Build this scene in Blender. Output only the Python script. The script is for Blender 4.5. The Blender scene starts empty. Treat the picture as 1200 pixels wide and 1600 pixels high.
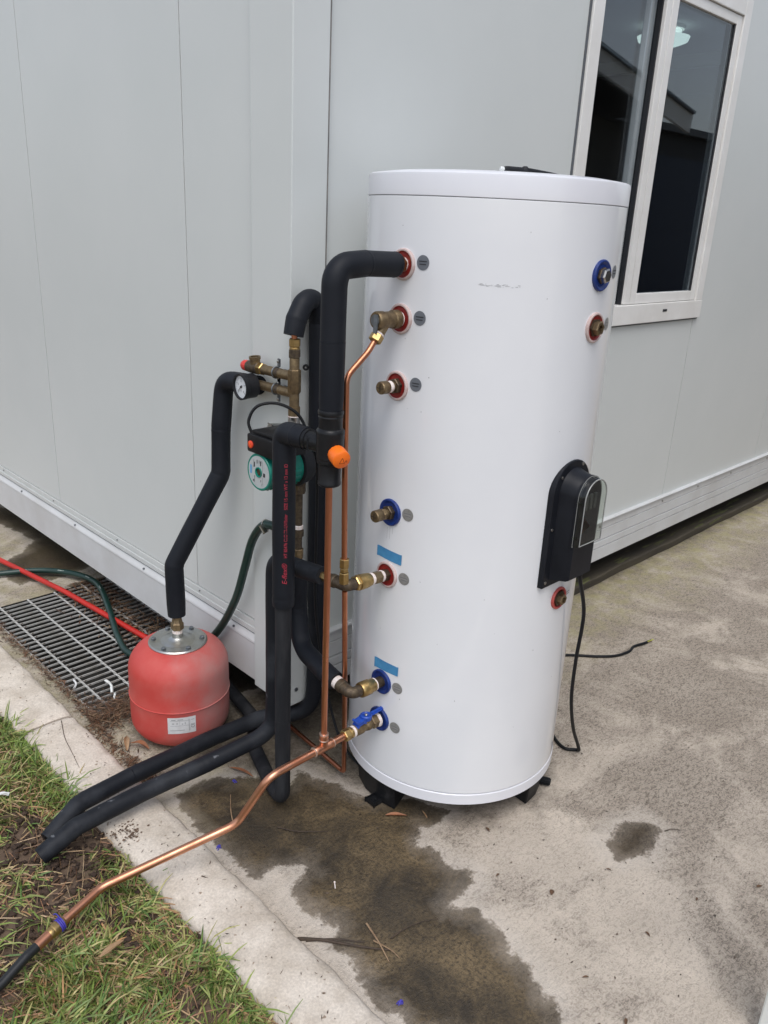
import bpy, bmesh, math, random
import numpy as np
from mathutils import Vector, Matrix

random.seed(7)
rng = np.random.default_rng(11)
scene = bpy.context.scene
COL = scene.collection
PI = math.pi

# ------------------------------------------------------------------ camera
cam_data = bpy.data.cameras.new('camera')
cam = bpy.data.objects.new('camera', cam_data)
COL.objects.link(cam)
ax = Vector((0.71234436, -0.70023848, 0.04723957))
ay = Vector((0.20780242, 0.27472828, 0.93879845))
az = Vector((-0.67036084, -0.65893129, 0.34121239))
rot = Matrix((ax, ay, az)).transposed()
cam.matrix_world = Matrix.Translation((0, 0, 1.55)) @ rot.to_4x4()
cam_data.sensor_fit = 'HORIZONTAL'
cam_data.sensor_width = 36.0
cam_data.lens = 36.0 * 1270.0 / 1200.0
cam_data.clip_start = 0.02
cam_data.clip_end = 500
scene.camera = cam

# ------------------------------------------------------------------ sky, sun, exposure
SUN_EL = math.radians(61)
SUN_AZ = math.radians(223)          # direction the light comes from, from +Y towards +X
world = bpy.data.worlds.new('World')
scene.world = world
world.use_nodes = True
wn = world.node_tree
bg = wn.nodes['Background']
sky = wn.nodes.new('ShaderNodeTexSky')
sky.sky_type = 'NISHITA'
sky.sun_disc = False
sky.sun_elevation = SUN_EL
sky.sun_rotation = SUN_AZ
sky.air_density = 1.0
sky.dust_density = 2.0
sky.ozone_density = 1.0
hs = wn.nodes.new('ShaderNodeHueSaturation')
hs.inputs['Saturation'].default_value = 0.5
wn.links.new(sky.outputs[0], hs.inputs['Color'])
wn.links.new(hs.outputs[0], bg.inputs[0])
bg.inputs[1].default_value = 0.15

sun_data = bpy.data.lights.new('sun', 'SUN')
sun_data.energy = 1.0
sun_data.angle = math.radians(35)
sun_data.color = (1.0, 0.985, 0.965)
sun = bpy.data.objects.new('sun', sun_data)
COL.objects.link(sun)
sd = Vector((math.sin(SUN_AZ) * math.cos(SUN_EL), math.cos(SUN_AZ) * math.cos(SUN_EL), math.sin(SUN_EL)))
sun.rotation_euler = sd.to_track_quat('Z', 'Y').to_euler()
sun.location = sd * 20

scene.view_settings.view_transform = 'Standard'
scene.view_settings.look = 'None'
scene.view_settings.exposure = 0.44
scene.view_settings.gamma = 1.0
scene.view_settings.use_curve_mapping = False

# ------------------------------------------------------------------ materials
MATS = {}


def mk(name, col, col2=None, scale=18.0, detail=5.0, lo=0.35, hi=0.65, rough=0.5, rough2=None, metal=0.0,
       bump=0.0, bscale=220.0, coat=0.0, spec=0.5, stretch=None, spots=None, sscale=60.0, sthr=0.68, world=False, grain=0.0, gscale=260.0):
    m = bpy.data.materials.new(name)
    m.use_nodes = True
    t = m.node_tree
    N, L = t.nodes, t.links
    b = N['Principled BSDF']
    b.inputs['Base Color'].default_value = (*col, 1)
    b.inputs['Roughness'].default_value = rough
    b.inputs['Metallic'].default_value = metal
    b.inputs['Specular IOR Level'].default_value = spec
    b.inputs['Coat Weight'].default_value = coat
    b.inputs['Coat Roughness'].default_value = 0.06
    if world:
        g = N.new('ShaderNodeNewGeometry'); vec = g.outputs['Position']
    else:
        g = N.new('ShaderNodeTexCoord'); vec = g.outputs['Object']
    if stretch:
        mp = N.new('ShaderNodeMapping')
        mp.inputs['Scale'].default_value = stretch
        L.new(vec, mp.inputs[0]); vec = mp.outputs[0]
    cout = None
    if col2 is not None:
        n = N.new('ShaderNodeTexNoise')
        n.inputs['Scale'].default_value = scale
        n.inputs['Detail'].default_value = detail
        n.inputs['Roughness'].default_value = 0.6
        L.new(vec, n.inputs['Vector'])
        r = N.new('ShaderNodeMapRange')
        r.inputs[1].default_value = lo; r.inputs[2].default_value = hi
        L.new(n.outputs[0], r.inputs[0])
        x = N.new('ShaderNodeMix'); x.data_type = 'RGBA'
        x.inputs[6].default_value = (*col, 1); x.inputs[7].default_value = (*col2, 1)
        L.new(r.outputs[0], x.inputs[0])
        cout = x.outputs[2]
        if rough2 is not None:
            rr = N.new('ShaderNodeMapRange')
            rr.inputs[3].default_value = rough; rr.inputs[4].default_value = rough2
            L.new(r.outputs[0], rr.inputs[0]); L.new(rr.outputs[0], b.inputs['Roughness'])
    if spots is not None:
        n = N.new('ShaderNodeTexNoise')
        n.inputs['Scale'].default_value = sscale
        n.inputs['Detail'].default_value = 3
        L.new(vec, n.inputs['Vector'])
        r = N.new('ShaderNodeMapRange')
        r.inputs[1].default_value = sthr; r.inputs[2].default_value = sthr + 0.05
        L.new(n.outputs[0], r.inputs[0])
        x = N.new('ShaderNodeMix'); x.data_type = 'RGBA'
        if cout is None:
            x.inputs[6].default_value = (*col, 1)
        else:
            L.new(cout, x.inputs[6])
        x.inputs[7].default_value = (*spots, 1)
        L.new(r.outputs[0], x.inputs[0])
        cout = x.outputs[2]
    if grain > 0:
        n = N.new('ShaderNodeTexNoise')
        n.inputs['Scale'].default_value = gscale
        n.inputs['Detail'].default_value = 3
        n.inputs['Roughness'].default_value = 0.7
        L.new(vec, n.inputs['Vector'])
        r = N.new('ShaderNodeMapRange')
        r.inputs[1].default_value = 0.3; r.inputs[2].default_value = 0.7
        r.inputs[3].default_value = 1.0 - grain; r.inputs[4].default_value = 1.0 + grain * 0.6
        L.new(n.outputs[0], r.inputs[0])
        x = N.new('ShaderNodeMix'); x.data_type = 'RGBA'; x.blend_type = 'MULTIPLY'; x.inputs[0].default_value = 1.0
        if cout is None:
            x.inputs[6].default_value = (*col, 1)
        else:
            L.new(cout, x.inputs[6])
        L.new(r.outputs[0], x.inputs[7])
        cout = x.outputs[2]
    if cout is not None:
        L.new(cout, b.inputs['Base Color'])
    if bump > 0:
        n = N.new('ShaderNodeTexNoise')
        n.inputs['Scale'].default_value = bscale
        n.inputs['Detail'].default_value = 4
        L.new(vec, n.inputs['Vector'])
        bp = N.new('ShaderNodeBump')
        bp.inputs['Strength'].default_value = bump
        bp.inputs['Distance'].default_value = 0.002
        L.new(n.outputs[0], bp.inputs['Height'])
        L.new(bp.outputs[0], b.inputs['Normal'])
    MATS[name] = m
    return m


mk('wall_panel', (0.60, 0.625, 0.61), (0.63, 0.65, 0.635), scale=1.7, rough=0.38, bump=0.55, bscale=2.2, spots=(0.32, 0.33, 0.32), sscale=38, sthr=0.79)
mk('wall_trim', (0.62, 0.64, 0.625), (0.57, 0.59, 0.575), scale=6, rough=0.4, spots=(0.25, 0.25, 0.24), sscale=55, sthr=0.76)
mk('rail_paint', (0.62, 0.63, 0.635), (0.55, 0.55, 0.545), scale=5, rough=0.45, spots=(0.22, 0.21, 0.19), sscale=70, sthr=0.77)
mk('sealant', (0.16, 0.155, 0.15), (0.30, 0.27, 0.24), scale=9, lo=0.45, hi=0.7, rough=0.8)
mk('seam_dark', (0.10, 0.11, 0.12), rough=0.7)
mk('window_white', (0.80, 0.79, 0.765), (0.73, 0.715, 0.68), scale=7, rough=0.4, spots=(0.35, 0.33, 0.30), sscale=60, sthr=0.77)
mk('gasket', (0.012, 0.013, 0.016), rough=0.5)
mk('interior_dark', (0.16, 0.165, 0.175), rough=0.8)
mk('interior_ceiling', (0.30, 0.31, 0.32), rough=0.8)
mk('tank_white', (0.76, 0.77, 0.795), (0.79, 0.80, 0.82), scale=3, rough=0.30, coat=1.0, spots=(0.42, 0.42, 0.43), sscale=95, sthr=0.80)
mk('lid_white', (0.73, 0.735, 0.78), (0.765, 0.77, 0.80), scale=4, rough=0.3, coat=0.3)
mk('red_cup', (0.30, 0.022, 0.018), (0.20, 0.014, 0.012), scale=40, rough=0.4)
mk('pale_rim', (0.60, 0.50, 0.48), (0.50, 0.36, 0.33), scale=60, rough=0.5)
mk('red_rim', (0.50, 0.10, 0.085), (0.42, 0.06, 0.05), scale=50, rough=0.5)
mk('blue_cup', (0.008, 0.026, 0.15), (0.012, 0.04, 0.21), scale=40, rough=0.35)
mk('blue_handle', (0.015, 0.075, 0.44), (0.02, 0.06, 0.32), scale=60, rough=0.4)
mk('brass', (0.52, 0.36, 0.15), (0.36, 0.25, 0.11), scale=45, rough=0.33, rough2=0.5, metal=1.0, bump=0.05, bscale=300)
mk('brass_aged', (0.29, 0.215, 0.12), (0.18, 0.13, 0.08), scale=70, rough=0.42, rough2=0.6, metal=0.9, bump=0.1, bscale=400)
mk('brass_dark', (0.15, 0.115, 0.075), (0.085, 0.065, 0.05), scale=80, rough=0.45, rough2=0.65, metal=0.8, bump=0.12, bscale=400)
mk('nickel', (0.52, 0.50, 0.47), (0.38, 0.36, 0.33), scale=60, rough=0.3, metal=1.0)
mk('zinc', (0.50, 0.51, 0.51), (0.40, 0.39, 0.34), scale=14, rough=0.32, rough2=0.48, metal=1.0)
mk('zinc_dark', (0.26, 0.28, 0.30), (0.18, 0.19, 0.20), scale=50, rough=0.45, metal=0.9)
mk('galvanised', (0.58, 0.58, 0.56), (0.42, 0.40, 0.36), scale=16, rough=0.5, metal=0.3, spots=(0.16, 0.12, 0.09), sscale=45, sthr=0.66)
mk('copper', (0.62, 0.27, 0.155), (0.44, 0.17, 0.095), scale=9, rough=0.27, rough2=0.42, metal=1.0, stretch=(3, 3, 0.7), spots=(0.30, 0.14, 0.09), sscale=50, sthr=0.68)
mk('copper_bright', (0.66, 0.33, 0.21), (0.50, 0.21, 0.12), scale=16, rough=0.32, rough2=0.46, metal=1.0)
mk('solder', (0.74, 0.62, 0.54), (0.62, 0.42, 0.33), scale=70, rough=0.35, metal=0.9)
mk('thread_tape', (0.80, 0.72, 0.68), (0.62, 0.45, 0.38), scale=160, lo=0.5, hi=0.75, rough=0.7, bump=0.4, bscale=500)
mk('foam', (0.0085, 0.0100, 0.0145), (0.012, 0.0138, 0.0185), scale=9, rough=0.55, bump=0.06, bscale=120, spec=0.22)
mk('foam_dusty', (0.010, 0.0115, 0.0155), (0.045, 0.049, 0.057), scale=7, lo=0.48, hi=0.85, rough=0.55, rough2=0.75, bump=0.12, bscale=90, spots=(0.11, 0.115, 0.125), sscale=26, sthr=0.70, spec=0.22)
mk('foam_old', (0.0125, 0.0135, 0.0165), (0.045, 0.046, 0.050), scale=8, lo=0.45, hi=0.8, rough=0.7, stretch=(2, 2, 0.35), bump=0.15, bscale=100, spec=0.22)
mk('black_plastic', (0.010, 0.0105, 0.012), (0.016, 0.0165, 0.018), scale=30, rough=0.34, spec=0.22)
mk('black_matt', (0.013, 0.014, 0.017), (0.02, 0.021, 0.024), scale=20, rough=0.5, bump=0.05, bscale=500, spec=0.22)
mk('navy_plastic', (0.0085, 0.0095, 0.013), (0.013, 0.0145, 0.019), scale=12, rough=0.42, spec=0.22)
mk('foot_black', (0.010, 0.0105, 0.012), (0.05, 0.05, 0.052), scale=26, lo=0.55, hi=0.9, rough=0.45, bump=0.2, bscale=120, spec=0.22)
mk('cable_black', (0.010, 0.0105, 0.012), rough=0.45, spec=0.22)
mk('highlight_grey', (0.34, 0.345, 0.33), (0.22, 0.225, 0.22), scale=40, rough=0.25)  # pale grey for the highlights painted round the clear cover
mk('cover_inside', (0.055, 0.06, 0.058), (0.03, 0.033, 0.033), scale=40, rough=0.5)
mk('red_print', (0.42, 0.03, 0.055), rough=0.6)
mk('orange_cap', (0.95, 0.19, 0.012), (0.85, 0.15, 0.01), scale=30, rough=0.4)
mk('orange_mark', (0.30, 0.045, 0.004), rough=0.5)
mk('red_screw', (0.75, 0.07, 0.03), rough=0.4)
mk('red_plastic', (0.62, 0.045, 0.035), rough=0.42)
mk('pump_green', (0.006, 0.235, 0.175), (0.004, 0.17, 0.13), scale=20, rough=0.36)
mk('pump_plate', (0.50, 0.53, 0.53), (0.44, 0.47, 0.475), scale=60, rough=0.4)
mk('plate_blue', (0.14, 0.36, 0.58), rough=0.5)
mk('ink', (0.03, 0.03, 0.035), rough=0.6)
mk('scuff', (0.42, 0.42, 0.43), rough=0.6)
mk('ink_grey', (0.22, 0.22, 0.23), rough=0.6)
mk('dial_white', (0.74, 0.76, 0.78), (0.68, 0.71, 0.74), scale=50, rough=0.4)
mk('label_white', (0.66, 0.66, 0.66), (0.58, 0.57, 0.56), scale=40, rough=0.5)
mk('disc_grey', (0.13, 0.145, 0.165), (0.16, 0.17, 0.19), scale=80, rough=0.4)
mk('disc_silver', (0.36, 0.36, 0.35), (0.27, 0.27, 0.26), scale=90, rough=0.4, metal=0.4)
mk('blue_tape', (0.045, 0.21, 0.42), (0.065, 0.27, 0.50), scale=45, rough=0.7, bump=0.3, bscale=320)
mk('vessel_red', (0.50, 0.052, 0.043), (0.54, 0.115, 0.095), scale=7, lo=0.4, hi=0.75, rough=0.5, rough2=0.65)


def dust_side(m, col):
    # chalky dust rubbed over the side that faced the track, with its own ragged outline
    t = m.node_tree; N, L = t.nodes, t.links
    b = N['Principled BSDF']; old = b.inputs['Base Color'].links[0].from_socket
    tc = N.new('ShaderNodeTexCoord'); sp = N.new('ShaderNodeSeparateXYZ'); L.new(tc.outputs['Object'], sp.inputs[0])
    n = N.new('ShaderNodeTexNoise'); n.inputs['Scale'].default_value = 11; n.inputs['Detail'].default_value = 6; n.inputs['Roughness'].default_value = 0.65
    L.new(tc.outputs['Object'], n.inputs['Vector'])
    a = N.new('ShaderNodeMath'); a.operation = 'MULTIPLY_ADD'; a.inputs[1].default_value = -1.5; a.inputs[2].default_value = 0.0
    L.new(sp.outputs[1], a.inputs[0])
    c = N.new('ShaderNodeMath'); c.operation = 'MULTIPLY_ADD'; c.inputs[1].default_value = 1.5
    L.new(sp.outputs[0], c.inputs[0]); L.new(a.outputs[0], c.inputs[2])
    d = N.new('ShaderNodeMath'); d.operation = 'MULTIPLY_ADD'; d.inputs[1].default_value = 0.62
    L.new(n.outputs[0], d.inputs[0]); L.new(c.outputs[0], d.inputs[2])
    r = N.new('ShaderNodeMapRange'); r.inputs[1].default_value = 0.30; r.inputs[2].default_value = 0.72; r.inputs[4].default_value = 0.85
    L.new(d.outputs[0], r.inputs[0])
    x = N.new('ShaderNodeMix'); x.data_type = 'RGBA'; x.inputs[7].default_value = (*col, 1)
    L.new(r.outputs[0], x.inputs[0]); L.new(old, x.inputs[6]); L.new(x.outputs[2], b.inputs['Base Color'])


dust_side(MATS['vessel_red'], (0.37, 0.215, 0.20))
mk('hose_green', (0.007, 0.027, 0.022), (0.012, 0.040, 0.032), scale=22, rough=0.35)
mk('hose_print', (0.45, 0.50, 0.46), rough=0.6)
mk('conduit_red', (0.52, 0.022, 0.013), (0.42, 0.018, 0.011), scale=14, rough=0.4)
mk('poly_black', (0.012, 0.013, 0.014), rough=0.4)
mk('violet_tape', (0.055, 0.045, 0.35), rough=0.5)
mk('plinth_wood', (0.075, 0.062, 0.042), (0.04, 0.034, 0.026), scale=5, rough=0.85, stretch=(0.6, 4, 4), bump=0.5, bscale=60, spots=(0.10, 0.105, 0.04), sscale=9, sthr=0.6)
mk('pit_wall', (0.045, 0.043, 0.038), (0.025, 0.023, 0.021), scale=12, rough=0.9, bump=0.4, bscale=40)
mk('leaf_orange', (0.32, 0.12, 0.045), (0.20, 0.075, 0.03), scale=40, rough=0.6)
mk('leaf_tan', (0.38, 0.25, 0.14), (0.26, 0.15, 0.075), scale=40, rough=0.65)
mk('leaf_brown', (0.14, 0.075, 0.04), (0.08, 0.045, 0.025), scale=40, rough=0.7)
mk('twig', (0.075, 0.05, 0.033), (0.04, 0.028, 0.02), scale=60, rough=0.8)
mk('twig_pale', (0.33, 0.22, 0.13), (0.22, 0.14, 0.08), scale=60, rough=0.8)
mk('post_white', (0.76, 0.77, 0.74), (0.68, 0.68, 0.62), scale=8, rough=0.5)
mk('rust', (0.20, 0.06, 0.02), (0.10, 0.03, 0.012), scale=60, rough=0.85)
mk('house_wall', (0.085, 0.08, 0.075), (0.07, 0.065, 0.06), scale=3, rough=0.8)
mk('house_white', (0.72, 0.72, 0.70), rough=0.5)
mk('workshop_wall', (0.045, 0.047, 0.055), (0.06, 0.06, 0.065), scale=2, rough=0.8)
mk('roof_grey', (0.10, 0.105, 0.115), rough=0.6)
mk('bin_blue', (0.012, 0.022, 0.055), rough=0.5)
mk('earth', (0.075, 0.055, 0.038), (0.11, 0.085, 0.06), scale=2, rough=0.95)
mk('paper_white', (0.7, 0.7, 0.7), rough=0.6)
mk('yellow_green', (0.42, 0.45, 0.05), rough=0.5)
mk('ptfe_clear', (0.7, 0.72, 0.7), rough=0.3)
mk('clod_dry', (0.16, 0.105, 0.07), (0.09, 0.058, 0.04), scale=60, rough=0.95)
mk('clod', (0.062, 0.038, 0.025), (0.035, 0.022, 0.016), scale=50, rough=0.95, bump=0.5, bscale=120)

# emitting lamp inside the cabin
m = bpy.data.materials.new('lamp_glow'); m.use_nodes = True
b = m.node_tree.nodes['Principled BSDF']
b.inputs['Base Color'].default_value = (0.8, 0.85, 0.8, 1)
b.inputs['Emission Color'].default_value = (0.85, 1.0, 0.88, 1)
b.inputs['Emission Strength'].default_value = 1.3
MATS['lamp_glow'] = m
b.inputs['Emission Strength'].default_value = 1.0


def glass_mat(name, tint, ior, rough=0.0):
    m = bpy.data.materials.new(name); m.use_nodes = True
    t = m.node_tree; N, L = t.nodes, t.links
    N.remove(N['Principled BSDF'])
    out = N['Material Output']
    tr = N.new('ShaderNodeBsdfTransparent'); tr.inputs[0].default_value = (*tint, 1)
    gl = N.new('ShaderNodeBsdfGlossy'); gl.inputs['Roughness'].default_value = rough
    fr = N.new('ShaderNodeFresnel'); fr.inputs[0].default_value = ior
    mx = N.new('ShaderNodeMixShader')
    ge = N.new('ShaderNodeNewGeometry')
    iv = N.new('ShaderNodeMath'); iv.operation = 'SUBTRACT'; iv.inputs[0].default_value = 1.0
    ml = N.new('ShaderNodeMath'); ml.operation = 'MULTIPLY'
    L.new(ge.outputs['Backfacing'], iv.inputs[1]); L.new(iv.outputs[0], ml.inputs[0]); L.new(fr.outputs[0], ml.inputs[1])
    L.new(ml.outputs[0], mx.inputs[0]); L.new(tr.outputs[0], mx.inputs[1]); L.new(gl.outputs[0], mx.inputs[2])
    L.new(mx.outputs[0], out.inputs[0])
    MATS[name] = m


glass_mat('window_glass', (0.80, 0.83, 0.85), 1.8)
glass_mat('clear_plastic', (0.86, 0.89, 0.86), 1.5, 0.05)

# ------------------------------------------------------------------ object helpers
WL = {}


def setp(o, label=None, cat=None, group=None, kind=None):
    if label: o['label'] = label
    if cat: o['category'] = cat
    if group: o['group'] = group
    if kind: o['kind'] = kind
    return o


def thing(name, loc, label, cat, group=None):
    o = bpy.data.objects.new(name, None)
    COL.objects.link(o)
    o.empty_display_size = 0.05
    o.location = loc
    WL[o] = Vector(loc)
    return setp(o, label, cat, group)


def finish(me, smooth, ang=35):
    if smooth:
        me.shade_smooth()
        try:
            me.set_sharp_from_angle(angle=math.radians(ang))
        except Exception:
            pass


def put(name, bm, mat, parent=None, smooth=True, label=None, cat=None, group=None, kind=None, recentre=True, ang=35):
    me = bpy.data.meshes.new(name)
    if isinstance(bm, bmesh.types.BMesh):
        c = Vector((0, 0, 0))
        if recentre and len(bm.verts):
            lo = Vector((1e9,) * 3); hi = Vector((-1e9,) * 3)
            for v in bm.verts:
                for k in range(3):
                    lo[k] = min(lo[k], v.co[k]); hi[k] = max(hi[k], v.co[k])
            c = Vector(((lo[0] + hi[0]) / 2, (lo[1] + hi[1]) / 2, lo[2]))
            bmesh.ops.translate(bm, verts=bm.verts, vec=-c)
        bmesh.ops.recalc_face_normals(bm, faces=bm.faces)
        bm.to_mesh(me); bm.free()
    else:
        vs, fs = bm
        me.from_pydata([tuple(v) for v in vs], [], fs); c = Vector((0, 0, 0))
        me.update()
    if isinstance(mat, str):
        me.materials.append(MATS[mat])
    elif mat is not None:
        me.materials.append(mat)
    finish(me, smooth, ang)
    o = bpy.data.objects.new(name, me)
    COL.objects.link(o)
    WL[o] = c
    if parent is not None:
        o.parent = parent
        o.location = c - WL[parent]
    else:
        o.location = c
    return setp(o, label, cat, group, kind)


def inst(src, name, parent, wloc, rot=None):
    o = bpy.data.objects.new(name, src.data)
    COL.objects.link(o)
    WL[o] = Vector(wloc)
    o.parent = parent
    o.location = Vector(wloc) - (WL[parent] if parent else Vector((0, 0, 0)))
    if rot: o.rotation_euler = rot
    return o


def V(*a):
    return Vector(a)


def frame(d):
    d = Vector(d).normalized()
    up = Vector((0, 0, 1)) if abs(d.z) < 0.95 else Vector((0, 1, 0))
    x = up.cross(d).normalized()
    return x, d.cross(x).normalized(), d


def box(bm, lo, hi, bev=0.0):
    r = bmesh.ops.create_cube(bm, size=1.0)
    vs = r['verts']
    lo = Vector(lo); hi = Vector(hi)
    for v in vs:
        v.co = Vector(((v.co[k] + 0.5) * (hi[k] - lo[k]) + lo[k] for k in range(3)))
    if bev > 0:
        es = list({e for v in vs for e in v.link_edges})
        bmesh.ops.bevel(bm, geom=es, offset=bev, segments=2, affect='EDGES', profile=0.6)
    return bm


def obox(bm, cen, d, lat, size, bev=0.0):
    """box with axes d, lat and their cross"""
    d = Vector(d).normalized(); lat = Vector(lat); lat = (lat - d * lat.dot(d)).normalized(); n = d.cross(lat)
    r = bmesh.ops.create_cube(bm, size=1.0)
    vs = r['verts']
    for v in vs:
        c = v.co.copy()
        v.co = Vector(cen) + d * c.x * size[0] + lat * c.y * size[1] + n * c.z * size[2]
    if bev > 0:
        es = list({e for v in vs for e in v.link_edges})
        bmesh.ops.bevel(bm, geom=es, offset=bev, segments=2, affect='EDGES')
    return bm


def lathe(bm, origin, d, prof, n=32, cap0=True, cap1=True, phase=0.0):
    """prof: list of (distance along d, radius)"""
    x, y, d = frame(d)
    o = Vector(origin)
    rings = []
    for h, r in prof:
        if r < 1e-6:
            rings.append([bm.verts.new(o + d * h)])
        else:
            rings.append([bm.verts.new(o + d * h + (x * math.cos(phase + 2 * PI * i / n) + y * math.sin(phase + 2 * PI * i / n)) * r) for i in range(n)])
    for a, b in zip(rings, rings[1:]):
        if len(a) == 1 and len(b) == 1: continue
        if len(a) == 1:
            for i in range(n): bm.faces.new((a[0], b[i], b[(i + 1) % n]))
        elif len(b) == 1:
            for i in range(n): bm.faces.new((a[i], a[(i + 1) % n], b[0]))
        else:
            for i in range(n): bm.faces.new((a[i], a[(i + 1) % n], b[(i + 1) % n], b[i]))
    if cap0 and len(rings[0]) > 1: bm.faces.new(rings[0][::-1])
    if cap1 and len(rings[-1]) > 1: bm.faces.new(rings[-1])
    return bm


def cyl(bm, a, b, r, r2=None, n=24, bev=0.0):
    a = Vector(a); b = Vector(b); L = (b - a).length
    r2 = r if r2 is None else r2
    if bev > 0:
        prof = [(0, r - bev), (bev, r), (L - bev, r2), (L, r2 - bev)]
    else:
        prof = [(0, r), (L, r2)]
    return lathe(bm, a, b - a, prof, n)


def hexnut(bm, a, b, r):
    a = Vector(a); b = Vector(b); L = (b - a).length; c = min(0.12 * r, 0.3 * L)
    return lathe(bm, a, b - a, [(0, r * 0.9), (c, r), (L - c, r), (L, r * 0.9)], 6, phase=0.3)


def fillet(pts, rad, k=9):
    pts = [Vector(p) for p in pts]
    if not isinstance(rad, (list, tuple)): rad = [rad] * len(pts)
    out = [pts[0]]
    for i in range(1, len(pts) - 1):
        p0, p, p1 = pts[i - 1], pts[i], pts[i + 1]
        u = (p0 - p); w = (p1 - p); lu = u.length; lw = w.length
        u.normalize(); w.normalize()
        ang = u.angle(w)
        t = min(rad[i] / max(math.tan(ang / 2), 1e-4), lu * 0.49, lw * 0.49)
        a = p + u * t; b = p + w * t
        for j in range(k + 1):
            s = j / k
            out.append(a * (1 - s) ** 2 + p * 2 * s * (1 - s) + b * s ** 2)
    out.append(pts[-1])
    return out


def spline(pts, k=8):
    pts = [Vector(p) for p in pts]
    P = [pts[0] * 2 - pts[1]] + pts + [pts[-1] * 2 - pts[-2]]
    out = []
    for i in range(1, len(P) - 2):
        for j in range(k):
            t = j / k
            a, b, c, d = P[i - 1], P[i], P[i + 1], P[i + 2]
            out.append(0.5 * ((2 * b) + (c - a) * t + (2 * a - 5 * b + 4 * c - d) * t * t + (3 * b - a - 3 * c + d) * t ** 3))
    out.append(pts[-1])
    return out


def sweep(bm, path, r, n=20, jit=0.0, cap=True, hollow=None, flat=None):
    path = [Vector(p) for p in path]
    q = [path[0]]
    for p in path[1:]:
        if (p - q[-1]).length > 1e-5: q.append(p)
    path = q
    rings = []
    x = None
    for i, p in enumerate(path):
        d = (path[min(i + 1, len(path) - 1)] - path[max(i - 1, 0)]).normalized()
        if x is None:
            x, y, _ = frame(d)
        else:
            x = (x - d * x.dot(d)).normalized(); y = d.cross(x)
        rr = r[i] if isinstance(r, (list, tuple)) else r
        ring = []
        for j in range(n):
            a = 2 * PI * j / n
            k = rr * (1 + (jit * (random.random() - 0.5) if jit else 0))
            ring.append(bm.verts.new(p + (x * math.cos(a) + y * math.sin(a)) * k))
        rings.append(ring)
    for a, b in zip(rings, rings[1:]):
        for i in range(n): bm.faces.new((a[i], a[(i + 1) % n], b[(i + 1) % n], b[i]))
    if cap:
        for ring, p, s in ((rings[0], path[0], 1), (rings[-1], path[-1], -1)):
            if hollow:
                nb = path[1] if s == 1 else path[-2]
                inn = [bm.verts.new(p + (v.co - p) * hollow) for v in ring]
                deep = [bm.verts.new(v.co + (nb - p).normalized() * 0.012) for v in inn]
                for i in range(n):
                    f1 = (ring[i], ring[(i + 1) % n], inn[(i + 1) % n], inn[i])
                    f2 = (inn[i], inn[(i + 1) % n], deep[(i + 1) % n], deep[i])
                    bm.faces.new(f1); bm.faces.new(f2)
                bm.faces.new(deep)
            else:
                bm.faces.new(ring)
    return bm


def foam_path(pts, rad, step=0.03):
    """fillet and resample so that tiny wobble can be added"""
    p = fillet(pts, rad)
    out = [p[0]]
    for a, b in zip(p, p[1:]):
        n = max(1, int((b - a).length / step))
        for k in range(1, n + 1): out.append(a.lerp(b, k / n))
    return out


def foam_tube(bm, pts, rad, r, n=28, wob=0.012, hollow=0.45):
    path = foam_path(pts, rad)
    ph = random.random() * 9
    rr = [r * (1 + wob * math.sin(i * 0.9 + ph) + wob * 0.6 * math.sin(i * 0.37 + 2 * ph)) for i in range(len(path))]
    rr[0] *= 0.95; rr[-1] *= 0.95
    return sweep(bm, path, rr, n, hollow=hollow)


def ring(bm, c, d, R, r, n=32, m=10):
    x, y, d = frame(d)
    rs = []
    for i in range(n):
        a = 2 * PI * i / n
        e = x * math.cos(a) + y * math.sin(a)
        rs.append([bm.verts.new(Vector(c) + e * (R + r * math.cos(2 * PI * j / m)) + d * r * math.sin(2 * PI * j / m)) for j in range(m)])
    for i in range(n):
        a, b = rs[i], rs[(i + 1) % n]
        for j in range(m): bm.faces.new((a[j], b[j], b[(j + 1) % m], a[(j + 1) % m]))
    return bm


def B():
    return bmesh.new()


def text_bm(s, size, fn, depth=0.0, shear=0.0, sp=1.0):
    """letters as a mesh, each vertex moved to fn(x, y)"""
    cu = bpy.data.curves.new('lettering', 'FONT')
    cu.body = s; cu.size = size; cu.shear = shear; cu.space_character = sp
    o = bpy.data.objects.new('lettering', cu)
    COL.objects.link(o)
    dg = bpy.context.evaluated_depsgraph_get()
    me = bpy.data.meshes.new_from_object(o.evaluated_get(dg))
    bm = bmesh.new(); bm.from_mesh(me)
    bmesh.ops.triangulate(bm, faces=bm.faces)
    w = max([v.co.x for v in bm.verts] + [0])
    for v in bm.verts: v.co = Vector(fn(v.co.x, v.co.y))
    COL.objects.unlink(o); bpy.data.objects.remove(o); bpy.data.curves.remove(cu); bpy.data.meshes.remove(me)
    return bm, w


def plane_fn(c, ux, uy):
    c = Vector(c); ux = Vector(ux); uy = Vector(uy)
    return lambda x, y: c + ux * x + uy * y


def quad_strip(bm, c, ux, uy, x0, x1, y0, y1):
    f = plane_fn(c, ux, uy)
    bm.faces.new([bm.verts.new(f(x, y)) for x, y in ((x0, y0), (x1, y0), (x1, y1), (x0, y1))])
    return bm


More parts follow.
